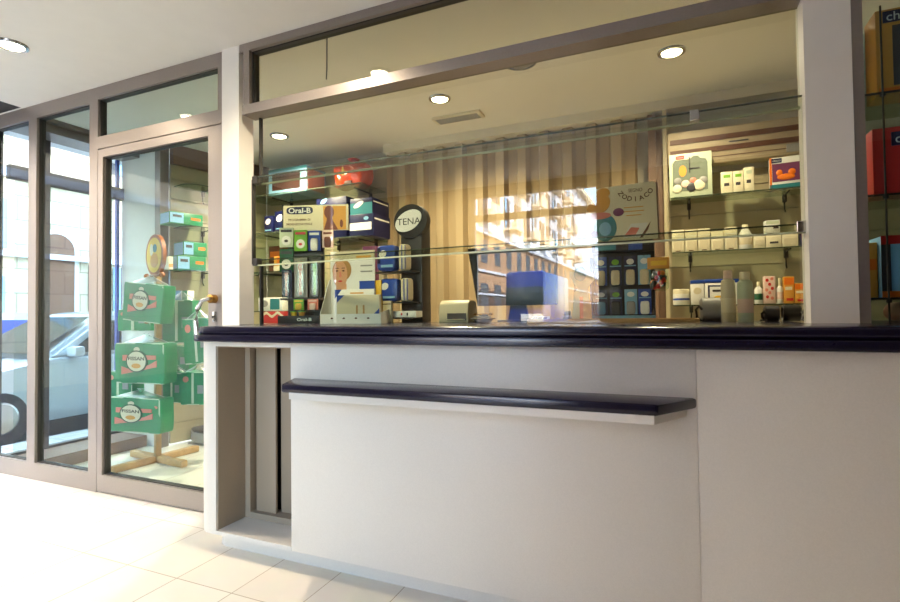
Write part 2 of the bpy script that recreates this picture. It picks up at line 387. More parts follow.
MB().box(*L(-2.1299, -2.127, CF+.012, 2.12, .119, 1.044)).box(*L(-2.127, -1.656, CF+.012, 2.12, 1.040, 1.0445)).build('niche_side', M_nicheshade, ct, False)  # thin skins in the darkened tone put shade on the recess walls
b.build('body', M_lam, ct)
MB().box(*L(-1.655, .067, CF, 2.284, .10, 1.07), bev=.003).build('front_panel', M_lam, ct)
MB().box(*L(.067, 2.19, CF+.004, 2.284, .10, 1.07)).build('front_panel', M_lam, ct)
MB().prism(loc2([(2.19, 2.02)] + arc(-2.15, 2.02+.09, .09, -90, -180) + [(-2.24, 2.284), (2.19, 2.284)]), .0, .10, 'z').build('plinth', M_lam, ct)
MB().box(*L(-2.126, -2.092, 2.12, 2.222, .119, 1.039)).box(*L(-2.092, -1.656, 2.12, 2.222, .118, .15)).build('niche_frame', M_nicheshade, ct)
MB().box(*L(-2.078, -1.945, 2.150, 2.165, .15, 1.039), bev=.002).build('sliding_panel', M_nicheshade, ct)
MB().box(*L(-1.935, -1.656, 2.180, 2.195, .15, 1.039), bev=.002).build('sliding_panel', M_nicheshade, ct)
MB().box(*L(-2.091, -1.656, 2.205, 2.222, .151, 1.039)).build('niche_gap_shade', M_dark, ct)  # dark sheet paints the shade in the gaps between the panels

tp = thing('countertop', 'polished dark navy double layered countertop with rounded left corner', 'countertop', (-.9, 2.1, 1.07))
def top_outline(f, lft, r, back): return [(2.19, f)] + arc(lft+r, f+r, r, -90, -180) + [(lft, back), (2.19, back)]
def Lt(pts): return [(x+.9, y-2.1) for x, y in pts]
MB().prism(Lt(top_outline(1.862, -2.262, .09, 2.284)), .0, .035, 'z', bev=.006).build('lower_slab', M_navy, tp)
MB().prism(Lt(top_outline(1.88, -2.245, .085, 2.284)), .036, .075, 'z', bev=.012).box(-1.43, 1.365, .184, .72, .036, .0749).box(1.515, 3.09, .184, .72, .036, .0749).build('upper_slab', M_navy, tp)

KL = Matrix.Translation((.1, CF-2.1, .84))
MB().prism([(-1.637+.8, -.001), (.067+.8, -.001), (-.054+.8, -.19), (-1.544+.8, -.19)], .028, .064, 'z', bev=.008, mtx=KL).build('writing_ledge', M_navy, ct)
MB().prism([(-1.60+.8, -.001), (.035+.8, -.001), (-.062+.8, -.18), (-1.51+.8, -.18)], .0, .028, 'z', mtx=KL).build('ledge_apron', M_lam, ct, False)

# base cabinet carrying the inner half of the countertop
wc = thing('work_cabinet', 'plain work cabinet behind the glass carrying the inner countertop', 'cabinet', (-.9, 2.55, 0))
MB().box(-1.42, 1.36, -.17, .24, .05, 1.105).build('body', M_lam, wc, False)
MB().box(-1.40, 1.34, -.15, .20, 0, .05).build('plinth', M_greyd, wc, False)

# ================================================================== LIGHTS IN THE CEILING
def downlight(x, y, label, power):
    t = thing('ceiling_downlight', label, 'ceiling light', (x, y, ZC), 0, 'recessed ceiling downlights')
    MB().lathe([(.060, -.001), (.060, -.010), (.066, -.014), (.080, -.010), (.084, -.001)], n=32).build('trim_ring', M_steel, t)
    MB().cyl((0, 0, -.0075), (0, 0, -.0015), .058, n=32).build('bulb_disc', M_lamp, t)
    l = bpy.data.lights.new('spot', 'SPOT'); l.energy = power; l.color = (1, .84, .60); l.spot_size = radians(150); l.spot_blend = .8; l.shadow_soft_size = .05
    lo = bpy.data.objects.new('spot', l); COL.objects.link(lo); lo.location = (x, y, ZC-.03)
PB, PL = 200, 110
downlight(-3.2, 3.6, 'round ceiling downlight behind the glass, leftmost, above the boxed shelf', PB*1.25)
downlight(-1.57, 3.48, 'round ceiling downlight behind the glass, nearest the ceiling vent', PB*.9)
downlight(.02, 3.45, 'round ceiling downlight behind the glass, right, near the right column', PB*.5)
downlight(-3.53, 1.73, 'round lobby downlight at the left edge of the picture', PL)
downlight(-1.76, 1.73, 'round lobby downlight in front of the counter, seen mirrored in glass', PL)
vt = thing('ceiling_vent', 'flat rectangular cream vent grille in the ceiling behind the glass', 'vent', (-1.58, 3.86, ZC))
MB().box(-.21, .21, -.07, .07, -.022, 0, .004).build('frame', M_beigep, vt)
mb = MB()
for k in range(5): mb.box(-.18, .18, -.05+k*.022, -.038+k*.022, -.026, -.022)
mb.build('grille', M_greyp, vt, False)
spk = thing('ceiling_speaker', 'flat round cream loudspeaker set flush in the ceiling', 'speaker', (-.87, 3.18, ZC))
MB().lathe([(.0, -.012), (.085, -.010), (.10, 0)], n=32).build('grille', M_greyp, spk)
MB().lathe([(.10, 0), (.10, -.009), (.108, -.009), (.112, 0)], n=32).build('rim', M_greyp, spk)

# ================================================================== CURTAIN / AC
mb = MB(); pts = []; x = -2.49; k = 0
front = []
while x <= -.20:
    front.append((x, (4.27, 4.34, 4.345, 4.285)[k % 4])); x += (.022, .075, .022, .075)[k % 4]; k += 1
back = [(a, bb+.004) for a, bb in front][::-1]
mb.prism(front+back, .02, ZC-.08, 'z')
cu = mb.build('curtain', M_curt, None, False)
tag(cu, 'beige vertically pleated curtain closing the back of the shop', 'curtain')

ac = thing('air_conditioner', 'beige wall mounted air conditioner with brown louvre slots', 'air conditioner', (.40, 4.20, 2.235))
MB().box(-.42, .46, -.12, -.002, 0, .26, .02).build('body', sm('shaded_beige_plastic', 178, 160, 132, rough=.5), ac)  # tone darkened for the shade close under the ceiling
MB().box(-.40, .43, -.126, -.119, .165, .20).box(-.40, .43, -.126, -.119, .085, .12).build('louvre', M_brn, ac, False)
MB().box(-.40, .44, -.122, -.119, .045, .05).build('seam', M_brn, ac, False)
MB().box(.32, .40, -.1245, -.119, .02, .075).build('display_window', M_greyp, ac, False)
MB().box(-.02, .10, -.1225, -.119, .137, .146).build('badge', M_greyd, ac, False)

# ================================================================== SHELVES
def bracket(parent, x, z, y, d, gap=.0):
    MB().box(x-.012, x+.012, y-.03, y, z-.055, z-.004, .003).tube([(x, y-.008, z-.05), (x, y-.010, z-.10), (x, y-.03, z-.125)], .005, 6).tube([(x, y-.02, z-.008), (x, y-d*.7, z-.008)], .005, 6).build('bracket', M_alud, parent)
def glass_shelf(label, x0, x1, y0, y1, z, brackets, group, mtx=None, rounded=False):
    t = thing('glass_shelf', label, 'shelf', (0, 0, 0), 0, group)
    if mtx is not None: t.matrix_world = mtx
    if rounded:
        r = .13; pts = [(x0, y1), (x0, y0+r)] + [(x0+r-r*cos(radians(a)), y0+r-r*sin(radians(a))) for a in range(15, 91, 15)] + [(x1, y0), (x1, y1)]
        MB().prism(pts, z-.007, z, 'z').build('pane', M_gshelf, t, False)
        ed = [(p[0], p[1], z-.004) for p in pts[:-1]]
        MB().tube(ed, .0045, 6).build('front_edge', M_gedged, t)
    else:
        MB().box(x0, x1, y0+.003, y1, z-.007, z).build('pane', M_gshelf, t, False)
        MB().box(x0, x1, y0, y0+.003, z-.008, z).build('front_edge', M_gedged, t, False)
    for bx in brackets: bracket(t, bx, z, y1-.001, y1-y0)
    return t
SR = 4.199
Z1, Z2, Z3 = 1.993, 1.606, 1.235
glass_shelf('top glass shelf on the right slatted wall, under the air conditioner', 0, .98, 3.95, SR, Z1, (.12, .72), 'glass shelves on the right wall')
glass_shelf('middle glass shelf on the right slatted wall holding white cartons', 0, .98, 3.95, SR, Z2, (.12, .72), 'glass shelves on the right wall')
glass_shelf('lowest glass shelf on the right slatted wall, just above the counter', 0, .98, 3.95, SR, Z3, (.12, .72), 'glass shelves on the right wall')
SB = 4.359
ZA, ZB, ZB2, ZCc, ZD = 2.388, 2.012, 1.90, 1.625, 1.238
glass_shelf('top glass shelf on the left back wall, holding the blue framed box', -3.98, -2.56, 3.93, SB, ZA, (-3.7, -2.72), 'glass shelves on the left back wall')
glass_shelf('glass shelf at the far left behind the column holding small blue cartons', -3.98, -3.25, 3.93, SB, ZB, (-3.8, -3.4), 'glass shelves on the left back wall')
glass_shelf('glass shelf under the stacked dark blue boxes by the curtain', -3.23, -2.54, 3.90, SB, ZB2, (-3.1, -2.66), 'glass shelves on the left back wall')
glass_shelf('glass shelf at the far left holding the orange packets', -3.98, -3.25, 3.93, SB, ZCc, (-3.8, -3.4), 'glass shelves on the left back wall')
glass_shelf('lowest glass shelf at the far left holding the white and blue box', -3.98, -3.25, 3.93, SB, ZD, (-3.8, -3.4), 'glass shelves on the left back wall')

# ---------------------------------------------------------------- generic goods
CTZ = 1.145
def spot_for(px0, px1, Y):
    a, b = P(px0, 300, Y), P(px1, 300, Y); return (a.x+b.x)/2, b.x-a.x
def hgt(px, py0, py1, Y): return P(px, py0, Y).z-P(px, py1, Y).z
def zat(px, py, Y): return P(px, py, Y).z
def carton(name, label, cat, px0, px1, ytop, Y, zb, d, m, group=None, rz=0.0, bev=.002):
    """a box whose front lies in the plane y=Y, local origin at base centre of front"""
    x, w = spot_for(px0, px1, Y); hh = zat((px0+px1)/2, ytop, Y)-zb
    t = thing(name, label, cat, (x, Y, zb), rz, group)
    MB().box(-w/2, w/2, 0, d, 0, hh, bev).build('box_body', m, t)
    return t, w, hh

YS = 3.97
# right wall, top shelf
t, w, hh = carton('toy_box', 'square pale toy box with a clear window full of baby toys', 'box', 672, 715, 152.5, YS, Z1, .08, M_mint)
MB().prism([(-.42*w, .14*hh), (-.42*w, .78*hh), (-.36*w, .86*hh), (.0*w, .86*hh), (.06*w, .92*hh), (.18*w, .92*hh), (.24*w, .86*hh), (.36*w, .84*hh), (.40*w, .76*hh), (.40*w, .14*hh)], -.0015, 0, 'y').build('window_recess', sm('toy_window', 124, 132, 118, rough=.15), t, False)
disc(t, 'toy_print', M_amber, -.18*w, .60*hh, .09*w, .13*hh, -.0016); MB().box(-.03*w, .0*w, -.006, -.0016, .55*hh, .90*hh).box(-.04*w, .22*w, -.006, -.0016, .63*hh, .655*hh).build('toy_hanger', M_greyd, t)
for i, (cx, cz, r, mm) in enumerate(((-.32, .20, .11, M_cream), (-.12, .30, .10, M_pinkl), (.02, .22, .12, M_greyd), (.20, .25, .14, M_cream), (.30, .35, .10, M_greyp), (.06, .36, .08, M_pink), (-.30, .38, .09, M_greyp))):
    MB().sph((cx*w, -.004, cz*hh), r*w, (1, .15, 1), 12).build('toy', mm, t)
MB().box(-.34*w, -.14*w, -.003, 0, .88*hh, .955*hh).build('badge', M_red, t, False); text(t, 'chicco', M_paper, -.24*w, .917*hh, -.003, w=.15*w)
for i, (a, bb, yt, lb) in enumerate(((724, 735.5, 171.5, 'small white carton on the top right shelf, left of three'), (736, 746.5, 170.5, 'small white carton on the top right shelf, middle of three'), (747, 757, 166.5, 'small white carton on the top right shelf, tallest of three, at right'))):
    t, w, hh = carton('small_carton', lb, 'carton', a, bb, yt, YS, Z1, .06, M_cream, 'small cartons on the top right shelf')
    panel(t, 'printed_label', M_lgreen if i < 2 else M_mint, -.3*w, .3*w, .72*hh, .86*hh, 0); panel(t, 'printed_label', M_greyd, -.25*w, .2*w, .34*hh, .48*hh, 0)
t, w, hh = carton('toy_box', 'orange and red boxed toy at the right end of the top shelf', 'box', 773, 806, 156, YS, Z1, .08, M_paper, rz=radians(-6))
panel(t, 'picture_window', M_purple, -.42*w, .5*w, .22*hh, .80*hh, 0); MB().sph((.0*w, -.002, .36*hh), .22*w, (1.3, .12, .5), 14).sph((.18*w, -.002, .5*hh), .12*w, (1, .15, 1), 12).sph((-.2*w, -.002, .5*hh), .10*w, (1, .15, 1.2), 12).build('toy_print', M_orange, t)
panel(t, 'bottom_band', M_teal, -.5*w, .5*w, .0, .14*hh, 0); MB().box(-.44*w, -.12*w, -.003, 0, .83*hh, .97*hh).build('badge', M_dblue, t, False); text(t, 'chicco', M_paper, -.28*w, .9*hh, -.003, w=.24*w)
panel(t, 'side_band', M_orange, -.5*w, -.43*w, 0, hh, 0)
# right wall, middle shelf
lbs = ['leftmost white carton in the row on the middle right shelf', 'second white carton from the left on the middle right shelf', 'third white carton from the left on the middle right shelf', 'short white carton, fourth in the row on the middle right shelf', 'tall white carton next to the white bottle on the middle shelf']
for i, (a, bb, yt) in enumerate(((673, 685.5, 230), (686.5, 698.5, 229.5), (699.5, 711.5, 228.5), (712.5, 725, 231), (726, 739, 227))):
    t, w, hh = carton('milk_carton', lbs[i], 'carton', a, bb, yt, YS, Z2, .08, M_cream, 'white cartons on the middle right shelf')
    panel(t, 'printed_label', M_paper, -.5*w, .5*w, .70*hh, .73*hh, 0); panel(t, 'printed_label', M_beigep, -.34*w, .34*w, .08*hh, .5*hh, 0)
    panel(t, 'printed_mark', M_brn, -.2*w, .2*w, .04*hh, .075*hh, 0)
def bottle(name, label, px0, px1, ytop, Y, zb, mbody, mcap, cap_h=.18, sh=.72, group=None, lab=None, flat=1.0, neck=.35):
    x, w = spot_for(px0, px1, Y); hh = zat((px0+px1)/2, ytop, Y)-zb; r = w/2
    t = thing(name, label, 'bottle', (x, Y+r*flat, zb), 0, group); D = Matrix.Diagonal((1, flat, 1, 1))
    MB().lathe([(.0, 0), (r*.92, 0), (r, .02*hh), (r, sh*hh*.9), (r*.92, sh*hh), (r*neck, (1-cap_h)*hh), (0, (1-cap_h)*hh)], mtx=D).build('bottle_body', mbody, t)
    MB().lathe([(0, (1-cap_h)*hh), (r*neck*1.1, (1-cap_h)*hh), (r*neck*1.1, .985*hh), (r*neck*.95, hh), (0, hh)], mtx=D).build('cap', mcap, t)
    if lab: MB().lathe([(r*1.005, .18*hh), (r*1.012, .19*hh), (r*1.012, .45*hh), (r*1.005, .46*hh)], mtx=D).build('label_band', lab, t)
    return t
bottle('lotion_bottle', 'white oval lotion bottle standing among the white cartons', 740, 754.5, 224, YS, Z2, M_paper, M_cream, .16, .62, lab=M_beigep, flat=.6, neck=.4)
t, w, hh = carton('small_carton', 'low cream carton right of the white lotion bottle', 'carton', 755.5, 766.5, 234.5, YS, Z2, .06, M_cream, 'low cartons on the middle right shelf'); panel(t, 'printed_label', M_beigep, -.4*w, .4*w, .2*hh, .6*hh, 0)
t, w, hh = carton('small_carton', 'cream carton with dark print carrying another carton on top', 'carton', 767.5, 783, 233, YS, Z2, .08, M_cream, 'low cartons on the middle right shelf'); panel(t, 'printed_label', M_greyd, -.25*w, .3*w, .28*hh, .42*hh, 0)
zt = Z2+hh+.001
t, w, hh = carton('small_carton', 'white carton stacked on top of another on the middle shelf', 'carton', 767, 782, 220, YS, zt, .08, M_paper, 'low cartons on the middle right shelf'); panel(t, 'printed_label', M_greyd, .05*w, .4*w, .34*hh, .52*hh, 0); panel(t, 'printed_mark', M_mint, -.45*w, .45*w, .7*hh, .95*hh, 0)
t, w, hh = carton('small_carton', 'wide cream carton at the right end of the middle shelf', 'carton', 784, 800, 232.5, YS, Z2, .08, M_cream, 'low cartons on the middle right shelf'); panel(t, 'printed_label', M_beigep, -.4*w, .4*w, .1*hh, .6*hh, 0)
t, w, hh = carton('small_carton', 'slim dark carton against the right column on the middle shelf', 'carton', 802, 807, 224, YS, Z2, .08, M_dblue); panel(t, 'printed_label', M_purple, -.4*w, .4*w, .3*hh, .6*hh, 0)
# right wall, lowest shelf
x, w = spot_for(673, 690, YS); hh = zat(681, 289, YS)-Z3
t = thing('cream_jar', 'round white jar with a blue stripe at the left of the lowest shelf', 'jar', (x, YS+w/2, Z3))
MB().lathe([(0, 0), (.46*w, 0), (.5*w, .06*hh), (.5*w, .68*hh), (.46*w, .7*hh), (0, .7*hh)]).build('jar_body', M_paper, t)
MB().lathe([(0, .7*hh), (.5*w, .7*hh), (.5*w, .96*hh), (.45*w, hh), (0, hh)]).build('lid', M_cream, t)
MB().lathe([(.502*w, .30*hh), (.508*w, .31*hh), (.508*w, .42*hh), (.502*w, .43*hh)]).build('label_band', M_blue, t)
for i, (a, bb, yt, lb) in enumerate(((691, 704.5, 280, 'pale milk powder tin with blue lid behind the grey spot lamp'), (705, 728, 279, 'wide milk powder tin with blue lid and yellow print'))):
    x, w = spot_for(a, bb, YS); hh = zat((a+bb)/2, yt, YS)-Z3
    t = thing('powder_tin', lb, 'tin', (x, YS, Z3), 0, 'blue lidded tins on the lowest shelf')
    MB().box(-w/2, w/2, 0, .09, 0, .86*hh, .008).build('tin_body', M_paper, t); MB().box(-w/2-.002, w/2+.002, -.002, .092, .86*hh, hh, .006).build('lid', M_blue, t)
    if i: panel(t, 'label_frame', M_dblue, -.36*w, .40*w, .1*hh, .76*hh, 0, .001); panel(t, 'label_panel', M_paper, -.28*w, .34*w, .2*hh, .70*hh, -.001, .001); disc(t, 'printed_mark', M_yellow, .1*w, .26*hh, .2*w, .09*hh, -.002); panel(t, 'printed_mark', M_greyd, -.16*w, .22*w, .5*hh, .58*hh, -.002)
    else: disc(t, 'printed_mark', M_beigep, 0, .56*hh, .3*w, .14*hh, 0)
t, w, hh = carton('powder_tin', 'third blue lidded tin half hidden behind the counter bottles', 'tin', 729, 739, 279, YS+.03, Z3, .08, M_paper, 'blue lidded tins on the lowest shelf'); MB().box(-w/2-.002, w/2+.002, -.002, .082, .86*hh, hh+.002, .003).build('lid', M_blue, t)
t = bottle('spray_bottle', 'slim white bottle with green print left of the flowered bottle', 755, 763.5, 281.5, YS, Z3, M_paper, M_cream, .2, .66, lab=M_dgreen)
t, w, hh = carton('flowered_carton', 'pink flowered carton between two slim white bottles', 'carton', 764, 776, 276, YS, Z3, .05, M_pinkl, bev=.006)
for i, (cx, cz) in enumerate(((-.2, .85), (.2, .9), (.0, .7), (-.25, .5), (.22, .55), (.0, .4), (-.2, .25), (.2, .2))): disc(t, 'flower_print', M_pink if i % 2 else M_red, cx*w, cz*hh, .13*w, .06*hh, 0)
bottle('spray_bottle', 'tall slim white bottle left of the orange cartons', 777, 784, 278, YS, Z3, M_paper, M_cream, .3, .62, lab=M_pinkl)
for i, (a, bb, yt, lb) in enumerate(((784.5, 794.5, 276.5, 'tall orange carton on the lowest shelf'), (795, 808, 283, 'shorter orange carton next to the right column'))):
    t, w, hh = carton('orange_carton', lb, 'carton', a, bb, yt, YS, Z3, .06, M_amber, 'orange cartons on the lowest shelf')
    panel(t, 'printed_label', M_cream, -.4*w, .3*w, .5*hh, .62*hh, 0); panel(t, 'printed_mark', M_orange, -.5*w, .5*w, .7*hh, .95*hh, 0); panel(t, 'printed_mark', M_red, -.3*w, .4*w, .1*hh, .2*hh, 0)

# counter goods on the right
def spot_lamp(label, px0, px1, ytop, Y, m, flip):
    x, w = spot_for(px0, px1, Y); r = (zat((px0+px1)/2, ytop, Y)-CTZ)/2
    t = thing('spot_lamp', label, 'lamp', (x, Y+r, CTZ), 0)
    MB().lathe([(0, -w*.36), (r*.78, -w*.36), (r*.9, -w*.33), (r, -w*.28), (r, w*.40), (r*.93, w*.44), (r*.8, w*.44), (r*.75, w*.36), (0, w*.36)], mtx=Matrix.Translation((0, 0, r)) @ Matrix.Rotation(radians(90 if not flip else -90), 4, 'Y')).build('lamp_housing', m, t)
    s = -1 if not flip else 1
    MB().tube([(s*w*.30, -r*1.02, r), (s*w*.40, -r*1.04, r*1.3), (s*w*.50, -r*.6, r*1.0), (s*w*.46, -r*.3, .02), (s*w*.3, -r*.3, .008)], .006, 8).build('bracket', M_black, t)
    MB().tube([(s*w*.34, r*.2, .01), (s*w*.55, -r*.4, .006), (s*w*.62, -r*1.2, .006), (s*w*.3, -r*1.6, .006)], .004, 6).build('power_cord', M_black, t)
    return t
spot_lamp('grey cylindrical spot lamp lying on the counter below the tins', 696, 726, 297.5, 2.62, M_greyp, False)
spot_lamp('black cylindrical spot lamp lying by the right column, fully in view', 782, 806, 305, 2.63, M_black, True)
spot_lamp('black spot lamp lying left of the other black one', 762, 781, 306, 2.60, M_greyd, False)
bottle('shampoo_bottle', 'tall bottle with peach cap and cream band standing on the counter', 721.5, 736.5, 270, 2.58, CTZ, M_beigep, M_pinkl, .16, .80, lab=M_cream, neck=.55)
bottle('shampoo_bottle', 'tall pale frosted bottle standing on the counter by the peach capped one', 738, 754.5, 271.5, 2.56, CTZ, M_mint, M_cream, .16, .80, lab=M_pinkl, neck=.6)
tr = thing('wooden_tray', 'long shallow pale wooden tray on the counter under the blister display', 'tray', (P(605, 320, 2.52).x, 2.52, CTZ))
MB().box(-.36, .40, -.06, .12, 0, .008, .002).build('base', M_wood, tr); MB().box(-.36, .40, -.06, -.05, .008, .018).box(-.36, .40, .11, .12, .008, .018).box(-.36, -.35, -.05, .11, .008, .018).box(.39, .40, -.05, .11, .008, .018).build('rim', M_wood, tr, False)

# ================================================================== MIDDLE: MONITOR AND COUNTER GOODS
Ym = 2.78
a, bq = P(478, 306, Ym), P(556, 305, Ym); mx_, mw = (a.x+bq.x)/2, (bq.x-a.x)*1.02
mz0 = P(515, 305.5, Ym).z; mz1 = P(515, 246, Ym).z
mo = thing('computer_monitor', 'dark flat screen monitor mirroring the street, on the counter', 'monitor', (mx_, Ym, CTZ), 0)
K = Matrix.Translation((0, 0, mz0-CTZ)) @ Matrix.Rotation(radians(5), 4, 'X'); mh = mz1-mz0
MB().prism([(-mw/2, 0), (mw/2, 0), (mw/2+.012, mh), (-mw/2-.045, mh)], 0, .035, 'y', bev=.004, mtx=K).build('casing', M_black, mo)
MB().prism([(-mw/2+.008, .010), (mw/2-.008, .010), (mw/2+.004, mh-.010), (-mw/2-.036, mh-.010)], -.0015, .0005, 'y', mtx=K).build('screen', M_screen, mo, False)
MB().prism([(-.06, .005), (.06, .005), (.035, mz0-CTZ+.06), (-.035, mz0-CTZ+.06)], .045, .07, 'y').build('stand', M_greyd, mo, False)
MB().box(-.11, .11, .0, .14, 0, .010, .004).build('foot', M_greyd, mo)
x, w = spot_for(440, 469, 2.60); hh = zat(456, 300.5, 2.66)-CTZ
ds = thing('label_printer', 'rounded beige desk device left of the monitor', 'printer', (x, 2.58, CTZ))
MB().prism([(.0, .0), (.13, .0), (.15, .5*hh), (.13, hh*.92), (.10, hh), (.04, hh), (.012, hh*.85), (0, hh*.4)], -w/2, w/2, 'x', bev=.005).build('device_body', M_beigep, ds)
MB().box(-w*.2, w*.45, -.002, .004, .10*hh, .42*hh).build('paper_slot', M_greyd, ds, False); MB().box(-w*.15, w*.4, -.03, .003, .12*hh, .16*hh).build('paper_tongue', M_cream, ds, False)
pd = thing('pen_dish', 'small dark dish of pens beside the beige desk device', 'dish', (P(483, 318, 2.60).x, 2.60, CTZ))
MB().lathe([(0, 0), (.04, 0), (.055, .018), (.051, .018), (.038, .004), (0, .004)]).build('dish', M_greyd, pd)
for i, (aa, mm) in enumerate(((20, M_steel), (65, M_paper), (130, M_black), (160, M_brass))):
    q = thing('pen', ['steel pen lying across the small dark dish', 'white pen standing out of the small dark dish', 'black pen lying across the small dark dish', 'brass coloured pen leaning in the small dark dish'][i], 'pen', (pd.location.x, 2.60, CTZ+.021+.008*i), radians(aa), 'pens in the dark dish')
    MB().cyl((-.065, 0, 0), (.055, 0, 0), .004, n=10).cyl((.055, 0, 0), (.068, 0, 0), .004, .001, n=10).build('barrel', mm, q); MB().box(-.062, -.03, -.001, .001, .003, .006).build('clip', M_steel, q, False)
x, w = spot_for(532, 548, 2.62)
t = thing('calculator', 'small white desk calculator right of the monitor foot', 'calculator', (x, 2.60, CTZ), radians(8)); MB().prism([(0, 0), (.10, 0), (.10, .030), (0, .014)], -.045, .045, 'x').build('case', M_paper, t, False)
for i in range(9): MB().box(-.036+.026*(i % 3), -.016+.026*(i % 3), .018+.018*(i//3), .030+.018*(i//3), .012, .0215+.0028*(i//3)).build('key', M_greyp, t, False)
x, w = spot_for(562, 571, 2.60); t = thing('ink_bottle', 'small glass bottle with black cap on the counter left of the child shaped card', 'bottle', (x, 2.62, CTZ))
MB().lathe([(0, 0), (.020, 0), (.022, .006), (.022, .028), (.014, .034), (0, .034)]).build('bottle_body', M_greyp, t); MB().lathe([(0, .034), (.016, .034), (.016, .055), (0, .055)]).build('cap', M_black, t)

# cardboard child figure
Yd = 2.74
x, w = spot_for(570, 594, Yd); hh = zat(582, 262, Yd)-CTZ
t = thing('card_standee', 'cream child shaped cardboard standee with teal collar', 'standee', (x, Yd, CTZ))
o1 = [(-.46, 0), (-.30, .5), (-.18, .55), (-.34, .66), (-.48, .74), (-.46, .84), (-.28, .86), (-.30, .98), (.20, 1.0), (.24, .86), (.48, .80), (.52, .70), (.34, .62), (.22, .54), (.34, .2), (.42, 0)]
MB().prism([(u*w, v*hh) for u, v in o1], 0, .012, 'y').build('card', M_cream, t, False)
disc(t, 'printed_collar', M_teal, -.05*w, .80*hh, .26*w, .12*hh, 0); panel(t, 'printed_label', M_amber, .05*w, .40*w, .02*hh, .34*hh, 0); panel(t, 'printed_mark', M_orange, -.10*w, .05*w, .05*hh, .42*hh, 0)
MB().prism([(.012, 0), (.08, 0), (.012, .5*hh)], -.02, .02, 'x').build('rear_strut', M_paper, t, False)

# black blister display
Yb = 2.80
x, w = spot_for(592, 655, Yb); hh = zat(624, 240, Yb)-CTZ
bd = thing('blister_display', 'black counter display hung with blue blister packs under the cream sign', 'display stand', (x, Yb, CTZ))
MB().box(-w/2, w/2, .06, .09, .03, hh).build('back_board', M_black, bd, False); MB().box(-w/2, w/2, -.02, .09, 0, .03, .004).build('base_tray', M_lblue, bd)
MB().box(-w/2, w/2, .02, .09, hh*.86, hh, .004).build('header_bar', M_black, bd)
MB().box(-w/2-.008, -w/2, -.01, .09, .0, hh*.8).build('side_cheek', M_blue, bd, False)
panel(bd, 'header_print', M_blue, .1*w, .32*w, .88*hh, .98*hh, .02); panel(bd, 'header_print', M_teal, -.44*w, -.1*w, .89*hh, .97*hh, .02)
cols = [(-.36, M_lblue), (-.12, M_blue), (.12, M_lblue), (.34, M_blue)]
rows = [(.45*hh, .36*hh), (.085*hh, .31*hh)]
posn = ['far left', 'second', 'third', 'far right']
for r, (z0, ph) in enumerate(rows):
    for c, (u, mm) in enumerate(cols):
        q = thing('blister_pack', 'blue blister pack on the black display, %s row, %s from the left' % (('upper', 'lower')[r], ['first', 'second', 'third', 'fourth'][c]), 'pack', (x+u*w, Yb+.03, CTZ+z0), 0, 'blister packs on the black display')
        pw = .20*w
        MB().box(-pw/2, pw/2, .004, .008, 0, ph).build('card', (M_blue, M_dblue, M_dblue, M_lblue)[(c+r) % 4], q, False)
        MB().pillow(pw*.7, .024, ph*.52, .2, 4).build('bubble', M_beigep if r == 0 else (M_lblue, M_greyd, M_greyp, M_paper)[c], q)
        disc(q, 'round_print', M_paper if c != 1 else M_lgreen, 0, ph*.80, pw*.30, ph*.10, .004); panel(q, 'price_strip', M_lblue, -pw*.45, pw*.45, ph*.64, ph*.68, .004)
        if r == 0: MB().tube([(0, .028, ph*.97), (0, .0, ph*.97)], .002, 6).build('hook', M_steel, q)
# cream sign above
Yz = 2.83
zs0, zs1 = CTZ+hh+.002, zat(626, 183, Yz); x, w = spot_for(592, 661, Yz); sh_ = zs1-zs0
zg = thing('advertising_sign', 'cream advertising sign with curved lettering and an orange and teal figure', 'sign', (x, Yz, zs0))
MB().prism([(-.50*w, 0), (.48*w, 0), (.46*w, .94*sh_), (.43*w, .985*sh_), (-.28*w, sh_*.96), (-.48*w, .93*sh_)], 0, .012, 'y').build('board', M_cream, zg, False)
MB().prism([(.46*w, 0), (.50*w, 0), (.49*w, .95*sh_), (.46*w, .985*sh_)], .004, .05, 'y').build('board_edge', M_brown, zg, False)
mb = MB().disc(-.33*w, .70*sh_, .13*w, .17*sh_, -.004, 0).disc(-.40*w, .60*sh_, .16*w, .10*sh_, -.003, 0).disc(-.30*w, .86*sh_, .10*w, .09*sh_, -.003, 0); mb.build('figure_print', M_amber, zg, False)
disc(zg, 'figure_print', M_teal, -.28*w, .24*sh_, .17*w, .24*sh_, 0, .003); disc(zg, 'figure_print', M_lblue, -.28*w, .22*sh_, .09*w, .12*sh_, -.003, .002)
disc(zg, 'figure_print', M_purple, -.08*w, .50*sh_, .08*w, .07*sh_, 0, .003); disc(zg, 'figure_print', M_pink, -.36*w, .46*sh_, .17*w, .06*sh_, 0, .004); disc(zg, 'figure_print', M_purple, -.44*w, .14*sh_, .06*w, .06*sh_, 0, .003)
MB().prism([(-.02*w, .04*sh_), (.10*w, .28*sh_), (.34*w, .28*sh_), (.26*w, .04*sh_)], -.002, 0, 'y').build('printed_booklet', M_paper, zg, False); MB().prism([(.0*w, .08*sh_), (.10*w, .22*sh_), (.22*w, .2*sh_), (.16*w, .08*sh_)], -.003, -.002, 'y').build('booklet_print', M_pink, zg, False)
MB().prism([(.22*w, .03*sh_), (.38*w, .30*sh_), (.34*w, .16*sh_), (.26*w, .03*sh_)], -.003, 0, 'y').build('booklet_shadow_print', M_brn, zg, False)
mb = [(c, -58+19.3*i) for i, c in enumerate('ZODIACO')]
for i, (c, ang) in enumerate(mb):
    rr = .25*w; cxx = .17*w; czz = .78*sh_+rr*.62
    text(zg, c, M_brn, cxx+rr*sin(radians(ang)), czz-rr*.88*cos(radians(ang)), -.001, h=.082*sh_, bold=.015, rot=radians(ang))
